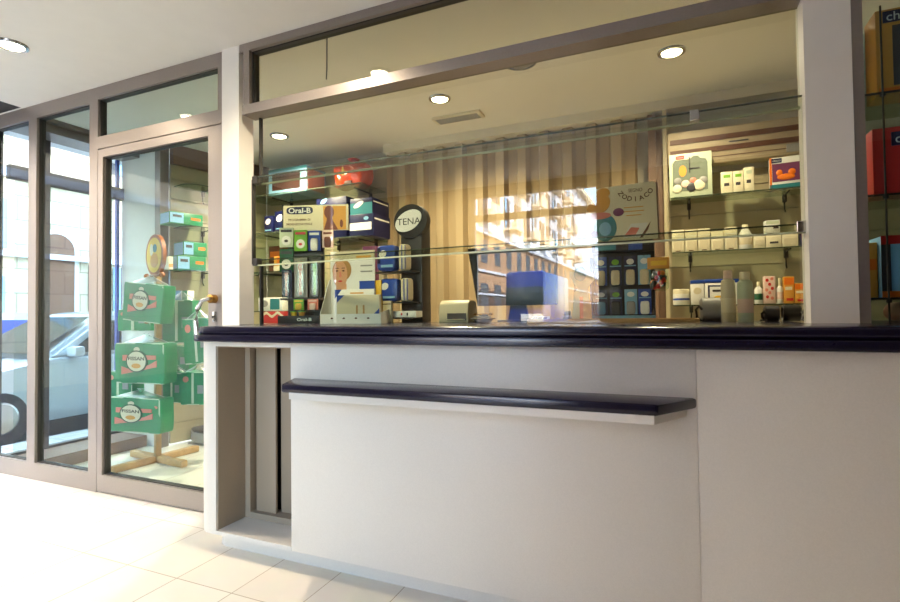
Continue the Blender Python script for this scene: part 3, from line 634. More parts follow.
text(zg, 'SEGNO', M_brn, .17*w, .86*sh_, -.001, h=.06*sh_, w=.20*w)
for k, ww in enumerate((.28, .30, .22)): panel(zg, 'text_line', M_amber, .14*w-ww*w/2, .14*w+ww*w/2, (.56-.07*k)*sh_, (.575-.07*k)*sh_, 0, .001)
# orange snack bag
Yo = 2.66
x, w = spot_for(648, 671, Yo); z0, z1 = zat(660, 291, Yo), zat(660, 256.5, Yo); hh = z1-z0
sb = thing('sweet_bag', 'orange topped sweet bag with red contents hanging beside the blister display', 'bag', (x, Yo, z0))
MB().pillow(w*.86, .035, hh*.66, .4, 6, .002, 3).build('bag_body', M_gshelf, sb)
for k in range(22):
    rr = random.random; MB
mbs = {0: MB(), 1: MB(), 2: MB()}
for k in range(26):
    mbs[k % 3].sph((random.uniform(-.30, .30)*w, random.uniform(-.008, .004), random.uniform(.10, .52)*hh), .013, (1, .6, 1), n=8)
for k, mm in ((0, M_red), (1, M_orange), (2, M_greyd)): mbs[k].build('sweets', mm, sb)
MB().box(-w*.5, w*.46, -.006, .006, hh*.64, hh*.98, .002).build('header_card', M_amber, sb); panel(sb, 'header_print', M_yellow, -w*.35, w*.35, hh*.74, hh*.88, -.006)
MB().tube([(0, .0, hh*.9), (0, .12, hh*.92), (-.05, .17, hh*.92)], .003, 6).build('hook', M_steel, sb)

# ================================================================== LEFT COUNTER DISPLAYS
# black continence display with round header
Yt = 2.70
x, w = spot_for(392, 424, Yt); t0 = zat(405, 204, Yt); 
te = thing('round_top_display', 'black column display with round header and white oval logo', 'display stand', (x, Yt, CTZ))
zc_ = zat(406, 220, Yt)-CTZ; rr = (zat(405, 203, Yt)-zat(405, 237, Yt))/2
MB().box(-.072, .072, .05, .17, 0, zc_-.01, .006).build('column', M_black, te)
MB().disc(0, zc_, rr*1.10, rr, .04, .09, n=36).build('header', M_black, te)
MB().disc(-.012, zc_+.002, rr*.92, rr*.58, .036, .041, rot=radians(24)).build('logo_oval', M_paper, te, False)
text(te, 'TENA', M_text, -.008, zc_-.002, .036, w=rr*1.55, h=rr*.38)
for zz in (zat(395, 272, Yt)-CTZ, zat(395, 302, Yt)-CTZ, .03): MB().box(-.20, .06, -.06, .05, zz-.008, zz, .002).build('shelf', M_black, te)
for i, (zz, zq) in enumerate(((272, 246), (302, 279))):
    zb = zat(395, zz, Yt)-CTZ; zt = zat(395, zq, Yt)-CTZ; hh = zt-zb-.002
    for j in range(2):
        xx = (-.105, .006)[j] + i*.012; ww = (.13, .052)[j]
        q = thing('pad_pack', ('blue pad pack with white oval on the %s tier of the round topped display', 'slim pale blue pad pack on the %s tier of the round topped display')[j] % ('upper', 'lower')[i], 'pack', (x+xx, Yt-.04, CTZ+zb+.001), 0, 'blue packs on the round topped display')
        MB().pillow(ww, .07, hh, .1, 5).build('pack_body', (M_blue, M_beigep)[j], q)
        if j == 0: disc(q, 'logo_oval', M_paper, -.018, hh*.66, .026, .020, -.037, rot=radians(22)); panel(q, 'corner_print', M_dblue, -.055, -.035, hh*.3, hh*.9, -.036); panel(q, 'price_strip', M_lblue, -.03, .05, hh*.14, hh*.24, -.037)
        else: panel(q, 'printed_strip', M_blue, -.004, .002, hh*.05, hh*.95, -.037); panel(q, 'printed_strip', M_blue, .018, .022, hh*.05, hh*.95, -.037)
q, w2, hh = carton('white_carton', 'low white carton at the foot of the round topped display', 'carton', 392, 416, 311, Yt-.05, CTZ+.031, .08, M_paper)
disc(q, 'printed_mark', M_red, -.015, hh*.5, .005, .007, 0); disc(q, 'printed_mark', M_black, .022, hh*.5, .005, .010, 0)
q, w2, hh = carton('yellow_pack', 'yellow pack beside the white leaflet dispenser', 'pack', 362, 381, 280.5, 2.612, CTZ, .022, M_yellow); disc(q, 'printed_mark', M_orange, 0, .8*hh, .2*w2, .06*hh, 0); panel(q, 'printed_mark', M_red, -.3*w2, .3*w2, .55*hh, .62*hh, 0)
q, w2, hh = carton('tea_tin', 'small beige printed tin between dispenser and round topped display', 'tin', 382.5, 391, 301, 2.605, CTZ, .025, M_beigep, bev=.004); disc(q, 'printed_mark', M_brn, .1*w2, .35*hh, .2*w2, .12*hh, 0); panel(q, 'lid_rim', M_brn, -.5*w2, .5*w2, .84*hh, .88*hh, 0)
q, w2, hh = carton('dark_box', 'dark red and purple box behind the portrait card', 'box', 363, 376, 246, 2.80, CTZ, .04, M_purple); panel(q, 'printed_label', M_pink, -.2*w2, .3*w2, .72*hh, .86*hh, 0)

# white leaflet dispenser with portrait card
Yw = 2.47
x, w = spot_for(322, 379, Yw); rz = radians(6)
ld = thing('leaflet_dispenser', 'white card dispenser with portrait photo panel and filled tray', 'dispenser', (x, Yw, CTZ), rz)
s_ = w; H1 = zat(340, 249, Yw)-CTZ; Hm = zat(340, 285, Yw)-CTZ; Ht = zat(345, 314, Yw)-CTZ
MB().box(-.5*s_, .26*s_, .12, .126, 0, H1*1.0).build('portrait_card', M_paper, ld, False)
MB().prism([(-.0, 0), (.126, 0), (.126, Hm*1.2), (.10, Hm*1.15), (0, Ht*1.1)], -.5*s_, -.49*s_, 'x').build('side_wall', M_paper, ld, False)
MB().prism([(-.0, 0), (.126, 0), (.126, Ht*1.5), (0, Ht*1.1)], .49*s_, .5*s_, 'x').build('side_wall', M_paper, ld, False)
MB().box(-.49*s_, .49*s_, 0, .006, 0, Ht).box(-.49*s_, .49*s_, .006, .12, 0, .006).build('tray', M_paper, ld, False)
for k in range(4): disc(ld, 'tray_print', M_brn, (-.3+.2*k)*s_, Ht*.55, .008, .005, 0)
yp = .12
# portrait on the card
disc(ld, 'portrait_hair', M_hair, -.30*s_, .74*H1, .165*s_, .155*H1, yp); disc(ld, 'portrait_face', M_skin, -.33*s_, .68*H1, .125*s_, .19*H1, yp-.0015)
MB().box(-.40*s_, -.22*s_, yp-.0014, yp, .42*H1, .55*H1).build('portrait_neck', M_skin, ld, False)
for u in (-.38, -.27): disc(ld, 'portrait_eye', M_brn, u*s_, .73*H1, .022*s_, .011*H1, yp-.003); MB().box((u-.03)*s_, (u+.03)*s_, yp-.0042, yp-.003, .762*H1, .773*H1).build('portrait_brow', M_brn, ld, False)
MB().prism([(-.335*s_, .72*H1), (-.315*s_, .72*H1), (-.30*s_, .645*H1), (-.345*s_, .64*H1)], -.004+yp, -.003+yp, 'y').build('portrait_nose', M_pink, ld, False)
disc(ld, 'portrait_lips', M_red, -.325*s_, .585*H1, .035*s_, .012*H1, yp-.003)
MB().prism([(-.5*s_, .92*H1), (-.38*s_, 1.0*H1), (.26*s_, 1.0*H1), (.26*s_, .90*H1), (-.10*s_, .88*H1)], yp-.002, yp, 'y').build('card_header', M_beigep, ld, False)
panel(ld, 'card_print', M_amber, -.05*s_, .2*s_, .90*H1, .93*H1, yp-.002); panel(ld, 'card_print', M_greyp, .02*s_, .22*s_, .78*H1, .80*H1, yp); panel(ld, 'card_print', M_greyp, .02*s_, .22*s_, .70*H1, .72*H1, yp)
panel(ld, 'card_band', M_blue, .0*s_, .26*s_, .46*H1, .58*H1, yp)
for j, (yy, ht, x0, x1, lb) in enumerate(((.075, Hm*.86, -.36, .30, 'white boxed kit at the back of the leaflet dispenser'), (.03, Hm*.70, -.26, .44, 'pale boxed kit with blue corner at the front of the leaflet dispenser'))):
    off = Matrix.Rotation(rz, 4, 'Z') @ Vector((( x0+x1)/2*s_, yy, 0)); ww = (x1-x0)*s_
    q = thing('whitening_kit', lb, 'box', (x+off.x, Yw+off.y, CTZ+.008), rz, 'boxed kits in the leaflet dispenser')
    MB().box(-ww/2, ww/2, 0, .028, 0, ht, .002).build('box_body', (M_paper, M_beigep)[j], q)
    MB().prism([(-ww/2, ht), (-ww/2, ht*.72), (-ww*.32, ht)], -.0012, 0, 'y').build('corner_print', M_blue, q, False)
    if j: panel(q, 'tube_print', M_hair, -.04*ww, .0, ht*.28, ht*.62, 0); panel(q, 'tube_print', M_hair, .12*ww, .16*ww, ht*.28, ht*.62, 0); MB().prism([(ww/2, 0), (ww/2, ht*.5), (ww*.2, 0)], -.0012, 0, 'y').build('corner_print', M_blue, q, False)
    else: panel(q, 'printed_strip', M_amber, -.1*ww, .24*ww, ht*.86, ht*.90, 0)

# toothbrush display
Yo_ = 2.64; RZ = radians(20)
x = P(316, 300, Yo_).x; dep = DEP(P(316, 300, Yo_)); px = dep/FPX
od = thing('toothbrush_display', 'toothbrush display with cream header board and black base', 'display stand', (x, Yo_, CTZ), RZ)
zf = lambda yy: zat(316, yy, Yo_)-CTZ
w = 66*px
MB().box(-.5*w, .5*w, .0, .012, zf(230.5), zf(205), .001).build('header_board', M_cream, od)
MB().box(-.52*w, -.5*w, .0, .012, zf(231), zf(204)).build('header_edge', M_black, od, False)
zl0, zl1 = zf(214.5), zf(205.8); zl = (zl0+zl1)/2
MB().disc(-.245*w, zl, .01, .01, 0, .001)
pts = [( -.245*w+.205*w*(abs(cos(a))**.35)*(1 if cos(a) >= 0 else -1), zl+.0455*w*1.25*(abs(sin(a))**.7)*(1 if sin(a) >= 0 else -1)) for a in [2*pi*k/40 for k in range(40)]]
MB().prism(pts, -.0015, 0, 'y').build('logo_plate', M_dblue, od, False)
text(od, 'Oral-B', M_paper, -.245*w, zl, -.0016, w=.345*w, h=.082*w, bold=.02)
text(od, 'PROGRAMMA DI', M_brn, -.25*w, zf(219.4), -.0006, w=.34*w, h=.034*w, bold=.01); text(od, 'PREVENZIONE ORALE', M_brn, -.25*w, zf(223.8), -.0006, w=.40*w, h=.034*w, bold=.01)
panel(od, 'photo_panel', M_amber, .12*w, .47*w, zf(230), zf(206.5), 0, .001)
disc(od, 'portrait_head', M_skind, .21*w, zf(212.5), .075*w, .10*w, -.001); MB().prism([(.13*w, zf(230)), (.17*w, zf(221)), (.19*w, zf(214)), (.24*w, zf(214)), (.27*w, zf(221)), (.35*w, zf(230))], -.002, -.001, 'y').build('portrait_shoulders', M_skind, od, False); disc(od, 'portrait_hand', M_skind, .40*w, zf(224), .025*w, .06*w, -.001)
MB().box(-.46*w, .10*w, .03, .05, .02, zf(228)).build('back_board', M_black, od, False)
MB().box(-.50*w, .12*w, -.10, .06, 0, zf(315.5), .003).build('base', M_black, od)
text(od, 'Oral-B', M_paper, -.10*w, zf(319.2), -.1006, w=.22*w, h=.045*w, bold=.02)
MB().box(-.50*w, .10*w, -.06, .03, zf(300), zf(298), .001).build('tier', M_greyd, od, False); MB().box(-.50*w, .10*w, -.02, .03, zf(256), zf(254), .001).build('tier', M_greyd, od, False)
def on_od(u, yy, dy): 
    v = Matrix.Rotation(RZ, 4, 'Z') @ Vector((u, dy, 0)); return (x+v.x, Yo_+v.y, CTZ+zf(yy))
def odcard(name, lb, cat, u, y0, y1, wpx, dy, m, m2, rnd, group):
    q = thing(name, lb, cat, on_od(u, y0, dy), RZ, group); ww = wpx*px; hq = (y0-y1)*px
    MB().box(-ww/2, ww/2, 0, .012, 0, hq, .001).build('card', m, q)
    if rnd: disc(q, 'round_print', M_paper, 0, hq*.34, ww*.34, ww*.34, 0); disc(q, 'round_print', m2, 0, hq*.32, ww*.14, ww*.10, -.0015)
    else: MB().pillow(ww*.6, .02, hq*.62, .2, 4).build('bubble', m2, q)
    panel(q, 'printed_strip', m2, -ww*.4, ww*.4, hq*.78, hq*.9, 0)
    return q
G = 'packs on the toothbrush display'
odcard('floss_card', 'cream and pale green floss card, top left of the toothbrush display', 'pack', -29*px, 247, 227.5, 14, -.018, M_mint, M_greyd, True, G)
odcard('floss_card', 'lime green floss card, second in the top row of the toothbrush display', 'pack', -14.5*px, 251, 230, 13, -.018, M_lgreen, M_red, True, G)
odcard('floss_card', 'blue floss card, third in the top row of the toothbrush display', 'pack', -.5*px, 251, 231, 12, -.018, M_blue, M_paper, False, G)
odcard('floss_card', 'peach floss card, right end of the top row of the toothbrush display', 'pack', 13*px, 248, 231, 11, -.018, M_pinkl, M_skind, False, G)
odcard('floss_card', 'dark green card with round white print in the middle of the toothbrush display', 'pack', -28*px, 272, 249, 14, -.035, M_dgreen, M_greyd, True, G)
def brush_pack(lb, u, y0, y1, wpx, dy, card, body):
    q = thing('toothbrush_pack', lb, 'pack', on_od(u, y0, dy), RZ, 'toothbrush blister packs on the display'); ww = wpx*px; hq = (y0-y1)*px
    MB().box(-ww/2, ww/2, .006, .010, 0, hq).build('card', card, q, False)
    MB().pillow(ww*.75, .02, hq*.94, .1, 5).build('bubble', M_plast, q)
    MB().box(-ww*.10, ww*.10, -.006, .003, hq*.06, hq*.66, .002).box(-ww*.16, ww*.16, -.006, .003, hq*.66, hq*.9, .003).build('toothbrush', body, q)
    return q
brush_pack('toothbrush pack with blue foot, left of the three', -27*px, 297.5, 270, 10, -.05, M_dblue, M_pink)
brush_pack('grey carded toothbrush pack, middle of the three', -13*px, 297.5, 258, 13, -.05, M_greyp, M_pink)
brush_pack('black carded toothbrush pack with lime stripe, right of the three', 1.5*px, 297.5, 258, 12, -.05, M_greyd, M_lgreen)
odcard('sample_box', 'small lime green box on the lower tier of the toothbrush display', 'box', -13*px, 310, 299.5, 10, -.085, M_lgreen, M_yellow, False, G)
odcard('sample_box', 'small pink box on the lower tier of the toothbrush display', 'box', 1*px, 310, 299.5, 10, -.085, M_pink, M_pinkl, False, G)
for i, (u, mm, lb) in enumerate(((-18, M_yellow, 'yellow sample tub at the front of the toothbrush display, left one'), (-10, M_amber, 'amber sample tub at the front of the toothbrush display, right one'))):
    q = thing('sample_tub', lb, 'tub', on_od(u*px, 315.5, -.08), RZ, 'sample tubs on the toothbrush display'); MB().lathe([(0, 0), (.016, 0), (.020, .022), (0, .022)]).build('tub', mm, q); MB().lathe([(0, .022), (.022, .022), (.022, .027), (0, .027)]).build('lid', M_lgreen, q)

# goods on the left back-wall shelves
t, w, hh = carton('device_box', 'large box with pale blue frame and dark picture on the top left shelf', 'box', 269, 307, 167.5, 3.99, ZA, .30, M_lblue)
panel(t, 'picture', sm('dark_picture', 58, 36, 28, rough=.3), -.40*w, .34*w, .16*hh, .84*hh, 0); panel(t, 'top_band', M_teal, -.5*w, .5*w, .9*hh, hh, 0, .0015); panel(t, 'corner_label', M_pinkl, .1*w, .46*w, .03*hh, .13*hh, 0, .0015)
MB().box(w/2, w/2+.0015, .02, .28, .1*hh, .9*hh).build('side_print', M_pink, t, False)
Yr = 4.06
x, w = spot_for(334, 366, Yr); hh = zat(350, 158, Yr)-ZA
t = thing('plastic_bag', 'shiny orange red plastic bag of goods on the top left shelf', 'bag', (x, Yr+.08, ZA+.008))
MB().pillow(w, .18, hh*.82, .3, 10, .012, 2).build('bag_body', sm('orange_film', 224, 74, 26, rough=.18, noise=.4, nscale=14), t)
MB().lathe([(.075, hh*.72), (.035, hh*.86), (.03, hh*.92), (.06, hh), (.0, hh*.93)], n=14).build('gathered_top', M_red, t)
MB().box(-w*.42, w*.1, -.095, -.085, .02, hh*.2, .003).build('contents_box', M_brn, t)
MB().sph((-w*.18, -.088, hh*.48), .03, (.6, .2, 2.2), 10).build('bag_print', M_yellow, t)
for i, (a, bb, yt, Y, zb, lb) in enumerate(((350, 374, 214, 3.95, ZB2, 'lower dark blue box with white strip beside the round topped display'), (351, 373, 198, 3.97, None, 'upper dark blue box stacked above the white strip box'), )):
    if zb is None: zb = ztop+.001
    t, w, hh = carton('pad_box', lb, 'box', a, bb, yt, Y, zb, .30, M_dblue, 'dark blue boxes under the orange bag'); ztop = zb+hh
    if i == 0: panel(t, 'white_strip', M_paper, -.48*w, .42*w, .28*hh, .62*hh, 0); disc(t, 'logo_oval', M_lblue, .2*w, .8*hh, .1*w, .08*hh, 0)
    else: panel(t, 'front_print', M_teal, -.5*w, .5*w, .0, .72*hh, 0); disc(t, 'logo_oval', M_paper, -.12*w, .62*hh, .24*w, .15*hh, -.0015, rot=radians(25))
    MB().box(w/2, w/2+.0015, .02, .28, .75*hh, .82*hh).build('side_stripe', M_paper, t, False)
t, w, hh = carton('pad_box', 'dark blue box with small oval behind the toothbrush header', 'box', 317, 347, 197.5, 4.0, ZB2, .25, M_dblue); disc(t, 'logo_oval', M_lblue, -.25*w, .93*hh, .12*w, .05*hh, 0, rot=radians(25))
for i, (a, bb, yt, lb) in enumerate(((264.5, 273, 216, 'small dark blue carton at the far left, beside the column'), (275, 286, 211, 'taller small dark blue carton left of the toothbrush header'))):
    t, w, hh = carton('small_carton', lb, 'carton', a, bb, yt, 3.96, ZB, .12, M_dblue, 'small blue cartons on the far left shelf'); disc(t, 'logo_oval', M_paper, -.05*w, .66*hh, .3*w, .16*hh, 0, rot=radians(30)); panel(t, 'printed_strip', M_lblue, -.4*w, .3*w, .12*hh, .18*hh, 0)
t, w, hh = carton('orange_packet', 'orange and cream packet lying on the far left shelf', 'packet', 272, 287, 256, 3.96, ZCc, .14, M_amber, rz=radians(-14), bev=.006); panel(t, 'printed_strip', M_cream, -.5*w, .1*w, .05*hh, .35*hh, 0); panel(t, 'printed_strip', M_orange, -.2*w, .5*w, .5*hh, .95*hh, 0)
t, w, hh = carton('orange_packet', 'reddish packet standing behind the orange one on the far left shelf', 'packet', 269, 283, 246, 4.14, ZCc, .10, M_skind, bev=.004); panel(t, 'printed_strip', M_orange, -.4*w, .4*w, .6*hh, .8*hh, 0)
t, w, hh = carton('plaster_box', 'flat white and blue box at the far left above the red tray', 'box', 258.5, 282, 297.5, 3.96, ZD, .15, M_paper); panel(t, 'printed_band', M_teal, .0*w, .4*w, .1*hh, .9*hh, 0); disc(t, 'printed_mark', M_greyp, -.25*w, .55*hh, .16*w, .25*hh, 0)
rx, rw = spot_for(260, 283, 2.62)
t = thing('red_box', 'red box with a white wavy stripe on the counter at far left', 'box', (P(272, 318, 2.62).x, 2.62, CTZ), radians(4)); rw = P(283, 318, 2.62).x-P(260, 318, 2.62).x; hh = zat(271, 311.5, 2.62)-CTZ
MB().box(-rw/2, rw/2, 0, .06, 0, hh, .004).build('box_body', M_red, t)
wv = [(-rw*.35+rw*.8*k/12, hh*(.62+.16*sin(k*.9))) for k in range(13)]; MB().prism(wv+[(a, c+hh*.22) for a, c in wv[::-1]], -.0015, 0, 'y').build('wavy_stripe', M_cream, t, False)

# ================================================================== VITRINE ON THE RIGHT
vi = thing('display_vitrine', 'glass fronted display vitrine standing on the counter right of the column', 'display case', (.70, 2.30, CTZ))
MB().box(-.085, -.052, -.01, .06, 0, ZC-CTZ).box(-.052, .9, -.01, .06, 1.24, 1.30).build('frame', M_alu, vi, False)
MB().box(-.048, .9, .44, .446, 0, 1.24).build('back_pane', M_gdoor, vi, False)
MB().box(-.052, .9, .02, .026, .0, 1.24).build('glass_pane', M_gdoor, vi, False)
VZ = [2.012, 1.627, 1.238]
for z in VZ:
    MB().box(-.044, .9, .115, .44, z-CTZ-.008, z-CTZ).build('shelf', M_gshelf, vi, False); MB().box(-.044, .9, .112, .115, z-CTZ-.008, z-CTZ).build('shelf_edge', M_black, vi, False)
MB().tube([(.035, .105, .0), (.035, .105, 1.19)], .0035, 6).build('hanging_rod', M_alud, vi)
for z in VZ: MB().cyl((.035, .105, z-CTZ-.02), (.035, .105, z-CTZ-.006), .009, n=10).build('rod_clamp', M_alud, vi)
YV = 2.46
def vbox(name, label, x0, x1, zb, z1, y, d, m, cat='box'):
    t = thing(name, label, cat, ((x0+x1)/2, y, zb+.001)); MB().box(-(x1-x0)/2, (x1-x0)/2, 0, d, 0, z1-zb, .003).build('box_body', m, t); return t, x1-x0, z1-zb
t, w, hh = vbox('toy_box', 'yellow toy box with dark window at the top of the vitrine', .735, 1.02, VZ[0], VZ[0]+.33, YV, .12, M_amber)
panel(t, 'picture_window', M_greyd, -.32*w, .5*w, .10*hh, .80*hh, 0); MB().sph((.0, 0, .3*hh), .06, (1.2, .15, 1), 12).build('toy_print', M_yellow, t); MB().box(-.42*w, .08*w, -.004, 0, .84*hh, .97*hh).build('badge', M_dblue, t, False); text(t, 'chicco', M_paper, -.17*w, .905*hh, -.004, w=.42*w)
panel(t, 'bottom_band', M_orange, -.48*w, .5*w, .02*hh, .08*hh, 0)
t, w, hh = vbox('toy_box', 'slim yellow box with red scribble at the left of the top vitrine shelf', .662, .722, VZ[0], VZ[0]+.31, YV+.09, .16, M_yellow)
for k in range(4): MB().box(-.3*w, .3*w, -.0015, 0, (.55+.08*k)*hh, (.57+.08*k)*hh).build('scribble', M_red, t, False)
t, w, hh = vbox('toy_box', 'red boxed toy on the middle vitrine shelf', .715, 1.02, VZ[1], VZ[1]+.26, YV, .12, M_red)
MB().prism([(-.10*w, .0), (.5*w, .0), (.5*w, hh*.5), (.05*w, hh*.5)], -.0015, 0, 'y').build('picture', M_cream, t, False); MB().box(-.31*w, .16*w, -.004, 0, .72*hh, .92*hh).build('badge', M_dblue, t, False); text(t, 'chicco', M_paper, -.07*w, .82*hh, -.004, w=.40*w); disc(t, 'toy_print', M_dgreen, .2*w, .25*hh, .1*w, .2*hh, -.0015)
t, w, hh = vbox('toy_box', 'boxed toy with yellow spine and blue picture on the low vitrine shelf', .732, 1.02, VZ[2], VZ[2]+.235, YV, .14, M_lblue)
panel(t, 'top_band', M_red, -.5*w, .5*w, .86*hh, hh, 0, .0014); panel(t, 'bottom_band', M_orange, -.5*w, .5*w, .0, .10*hh, 0, .0014); panel(t, 'side_band', M_greyd, -.5*w, -.40*w, .1*hh, .86*hh, 0, .0014); disc(t, 'toy_print', M_teal, .05*w, .5*hh, .2*w, .2*hh, 0)
t, w, hh = vbox('toy_box', 'amber box standing at the left of the low vitrine shelf', .69, .73, VZ[2], VZ[2]+.215, YV+.03, .16, M_amber); panel(t, 'printed_strip', M_orange, -.4*w, .4*w, .5*hh, .7*hh, 0)
t = thing('drum_tin', 'round brown tin at the bottom of the vitrine', 'tin', (.83, 2.56, CTZ+.001)); MB().cyl((0, -.08, .038), (0, .10, .038), .038, n=32).build('tin_body', M_skind, t); MB().cyl((0, -.085, .038), (0, -.08, .038), .036, n=32).build('lid', M_brn, t)

# ================================================================== LEFT ROOM BEHIND THE DOOR
SX, SY = -3.93, 2.97
st = thing('nappy_stand', 'wooden floor stand with round orange sign, hung with green nappy packs', 'display stand', (SX, SY, 0), radians(-14))
MB().box(-.022, .022, -.022, .022, .0, 1.62, .004).build('post', M_wood, st)
for a_ in (0, 90, 180, 270):
    MB().box(.03, .36, -.03, .03, 0, .055, .012, mtx=Matrix.Rotation(radians(a_+8), 4, 'Z')).build('leg', M_wood, st)
MB().disc(0, 1.705, .16, .172, -.03, .0, n=36).build('sign_ring', M_woodd, st)
disc(st, 'sign_face', M_yellow, 0, 1.705, .132, .145, -.03, .003); disc(st, 'sign_print', M_amber, .01, 1.66, .07, .06, -.033, .002); disc(st, 'sign_print', M_teal, .02, 1.76, .035, .035, -.033, .002); disc(st, 'sign_print', M_cream, -.04, 1.75, .03, .05, -.033, .002)
zp = [1.535, 1.16, .78]
for z in zp:
    MB().tube([(-.13, -.03, z), (.13, -.03, z)], .010, 8).sph((-.14, -.03, z), .024, n=12).sph((.14, -.03, z), .024, n=12).build('peg', M_woodd, st)
    
def nappy(label, x, y, z, w, h, d, rz, seed, emblem=True, tilt=0.0, m=None):
    """z: bottom of the pack"""
    t = thing('nappy_pack', label, 'pack', (x, y, z), rz, 'green nappy packs on the wooden stand'); t.rotation_euler = (0, tilt, rz)
    MB().pillow(w, d, h, .12, 10, .003, seed, 26.0).build('pack_body', m or M_green, t)
    mb = MB().lathe([(.5, 0), (.42, .25), (.22, .6), (.06, .9), (.05, 1.0), (.08, 1.08), (0, 1.08)], n=16, mtx=Matrix.Translation((0, 0, h*.97)) @ Matrix.Diagonal((w*.94, d*.94, h*.24, 1))); mb.build('gathered_plastic', M_plast, t)
    yf = -d*.5*1.03
    if emblem:
        MB().prism([(-.34*w, h*.22), (.36*w, h*.42), (.36*w, h*.58), (.2*w, h*.46), (-.2*w, h*.36), (-.34*w, h*.42)], yf-.006, yf+.01, 'y').build('ribbon_print', M_pink, t, False)
        MB().prism([(-.32*w, h*.56), (.34*w, h*.60), (.34*w, h*.70), (-.32*w, h*.70)], yf-.005, yf+.01, 'y').build('ribbon_print', M_pink, t, False)
        MB().disc(-.03*w, h*.55, .21*w, .27*h, yf-.009, yf+.01).build('shield_rim', M_dgreen, t, False); MB().disc(-.03*w, h*.55, .185*w, .24*h, yf-.011, yf+.01).build('shield', M_cream, t, False)
        text(t, 'FISSAN', M_text, -.03*w, h*.62, yf-.0112, w=.32*w, h=.09*h, bold=.02); disc(t, 'shield_print', M_amber, -.03*w, h*.44, .09*w, .06*h, yf-.011); disc(t, 'shield_print', M_cream, -.03*w, h*.84, .06*w, .06*h, yf-.006)
        for zz in (.75, .5): disc(t, 'side_print', M_pink, .40*w, h*zz, .035*w, .04*h, yf*.92)
    if not emblem:
        panel(t, 'pale_strip', M_mint, -.06*w, .02*w, h*.05, h*.97, yf*1.02, .004); disc(t, 'round_print', M_pink, -.28*w, h*.78, .10*w, .09*h, yf*1.0, .006); panel(t, 'printed_square', M_greyp, .16*w, .36*w, h*.35, h*.6, yf*1.0, .006)
    MB().box(-w*.46, w*.46, yf*.96, yf*.7, h*.005, h*.03).box(-w*.46, w*.46, yf*.96, yf*.7, h*.97, h*.995).box(w*.455, w*.475, yf*.93, yf*.6, h*.04, h*.96).build('seam', M_mint, t, False)
    return t
def at_stand(px, py, Y): return P(px, py, Y)
def hang(label, px0, px1, py0, py1, Y, d, rz, seed, emblem=True, tilt=0.0):
    a, c = P(px0, py1, Y), P(px1, py1, Y); b_ = P((px0+px1)/2, py1, Y); tt = P((px0+px1)/2, py0, Y)
    if emblem: a.x += .0; c.x -= .055; d *= .8
    return nappy(label, (a.x+c.x)/2, Y+d/2, b_.z, (c.x-a.x), (tt.z-b_.z), d, rz, seed, emblem, tilt)
F = radians(6)
hang('topmost green nappy pack hanging under the round orange sign', 123, 163, 283, 322, 2.70, .15, F, 1, tilt=radians(6))
hang('middle green nappy pack, largest and most frontal on the stand', 117, 166, 343, 384, 2.68, .16, F, 2)
hang('lowest green nappy pack on the stand, near the floor', 110, 162, 398, 433, 2.68, .16, F, 3)
hang('green nappy pack half hidden behind the topmost one', 119, 148, 309, 331, 3.07, .12, F, 4, False)
hang('green nappy pack edge showing left behind the middle one', 107, 130, 372, 398, 2.88, .12, F, 5, False)
hang('upright green nappy pack to the right of the topmost one', 164, 186, 300, 343, 3.02, .14, radians(20), 6, False)
hang('narrow green nappy pack hanging by the door handle', 185, 204, 318, 364, 2.82, .14, radians(25), 7, False, radians(-4))
hang('green nappy pack behind the middle one, at its right', 165, 184, 346, 374, 3.22, .12, radians(20), 8, False)
hang('low green nappy pack right of the stand post', 163, 178, 373, 403, 3.06, .14, radians(15), 9, False)
hang('wide low green nappy pack with pale seam by the counter end', 181, 201, 372, 405, 2.93, .14, radians(20), 10, False)
hang('slanted low green nappy pack nearest the counter end', 196, 210, 370, 398, 3.10, .12, radians(25), 11, False, radians(-14))
def wpt(px, py, off):
    """point on the plane parallel to the left slat wall, off metres in front of it"""
    n = LM.to_3x3() @ Vector((0, -1, 0)); o = LW + n*off
    d = RX*((px-450)/FPX) + DX*((py-301)/FPX) + FW
    tt = (o-EYE).dot(n)/d.dot(n); p = EYE+d*tt; loc = LM.inverted() @ p
    return loc
SHO = .26
zs = [wpt(198, 184, SHO).z, wpt(198, 226, SHO).z, wpt(198, 270.5, SHO).z]
lbl = ['empty glass shelf highest on the slatted wall behind the door', 'glass shelf behind the door carrying one long green box', 'glass shelf behind the door carrying two stacked green boxes']
for z, lb in zip(zs, lbl): glass_shelf(lb, .03, LL, -SHO, -.001, z, (.3, .8), 'glass shelves seen through the door', mtx=LM, rounded=True)
def wbox(label, px0, px1, ytop, z, off, d):
    a, c = wpt(px0, 250, off).x, wpt(px1, 250, off).x; c = min(c, LL-.02)
    zt = wpt((px0+px1)/2, ytop, off).z
    p = LM @ Vector(((a+c)/2, -off, z)); t = thing('nappy_box', label, 'box', p, LA, 'green nappy boxes on the wall shelves'); w = c-a; hh = zt-z
    MB().box(-w/2, w/2, 0, d, 0, hh, .006).build('box_body', M_green, t)
    panel(t, 'pale_panel', M_lblue, -w*.5, -w*.1, hh*.08, hh*.92, 0); panel(t, 'panel_print', M_greyd, -w*.42, -w*.16, hh*.55, hh*.75, -.0012); panel(t, 'orange_print', M_orange, w*.12, w*.42, hh*.45, hh*.65, 0)
    MB().box(-w/2-.0015, -w/2, .02, d-.02, hh*.08, hh*.92).build('end_panel', M_lblue, t, False)
    return zt
wbox('long green and pale blue box on the second shelf behind the door', 170, 203, 213, zs[1]+.001, .24, .2)
zt = wbox('lower green box of the pair on the third shelf behind the door', 178, 206, 256, zs[2]+.001, .24, .2)
wbox('upper green box of the pair on the third shelf behind the door', 184, 207, 242, zt+.002, .235, .2)
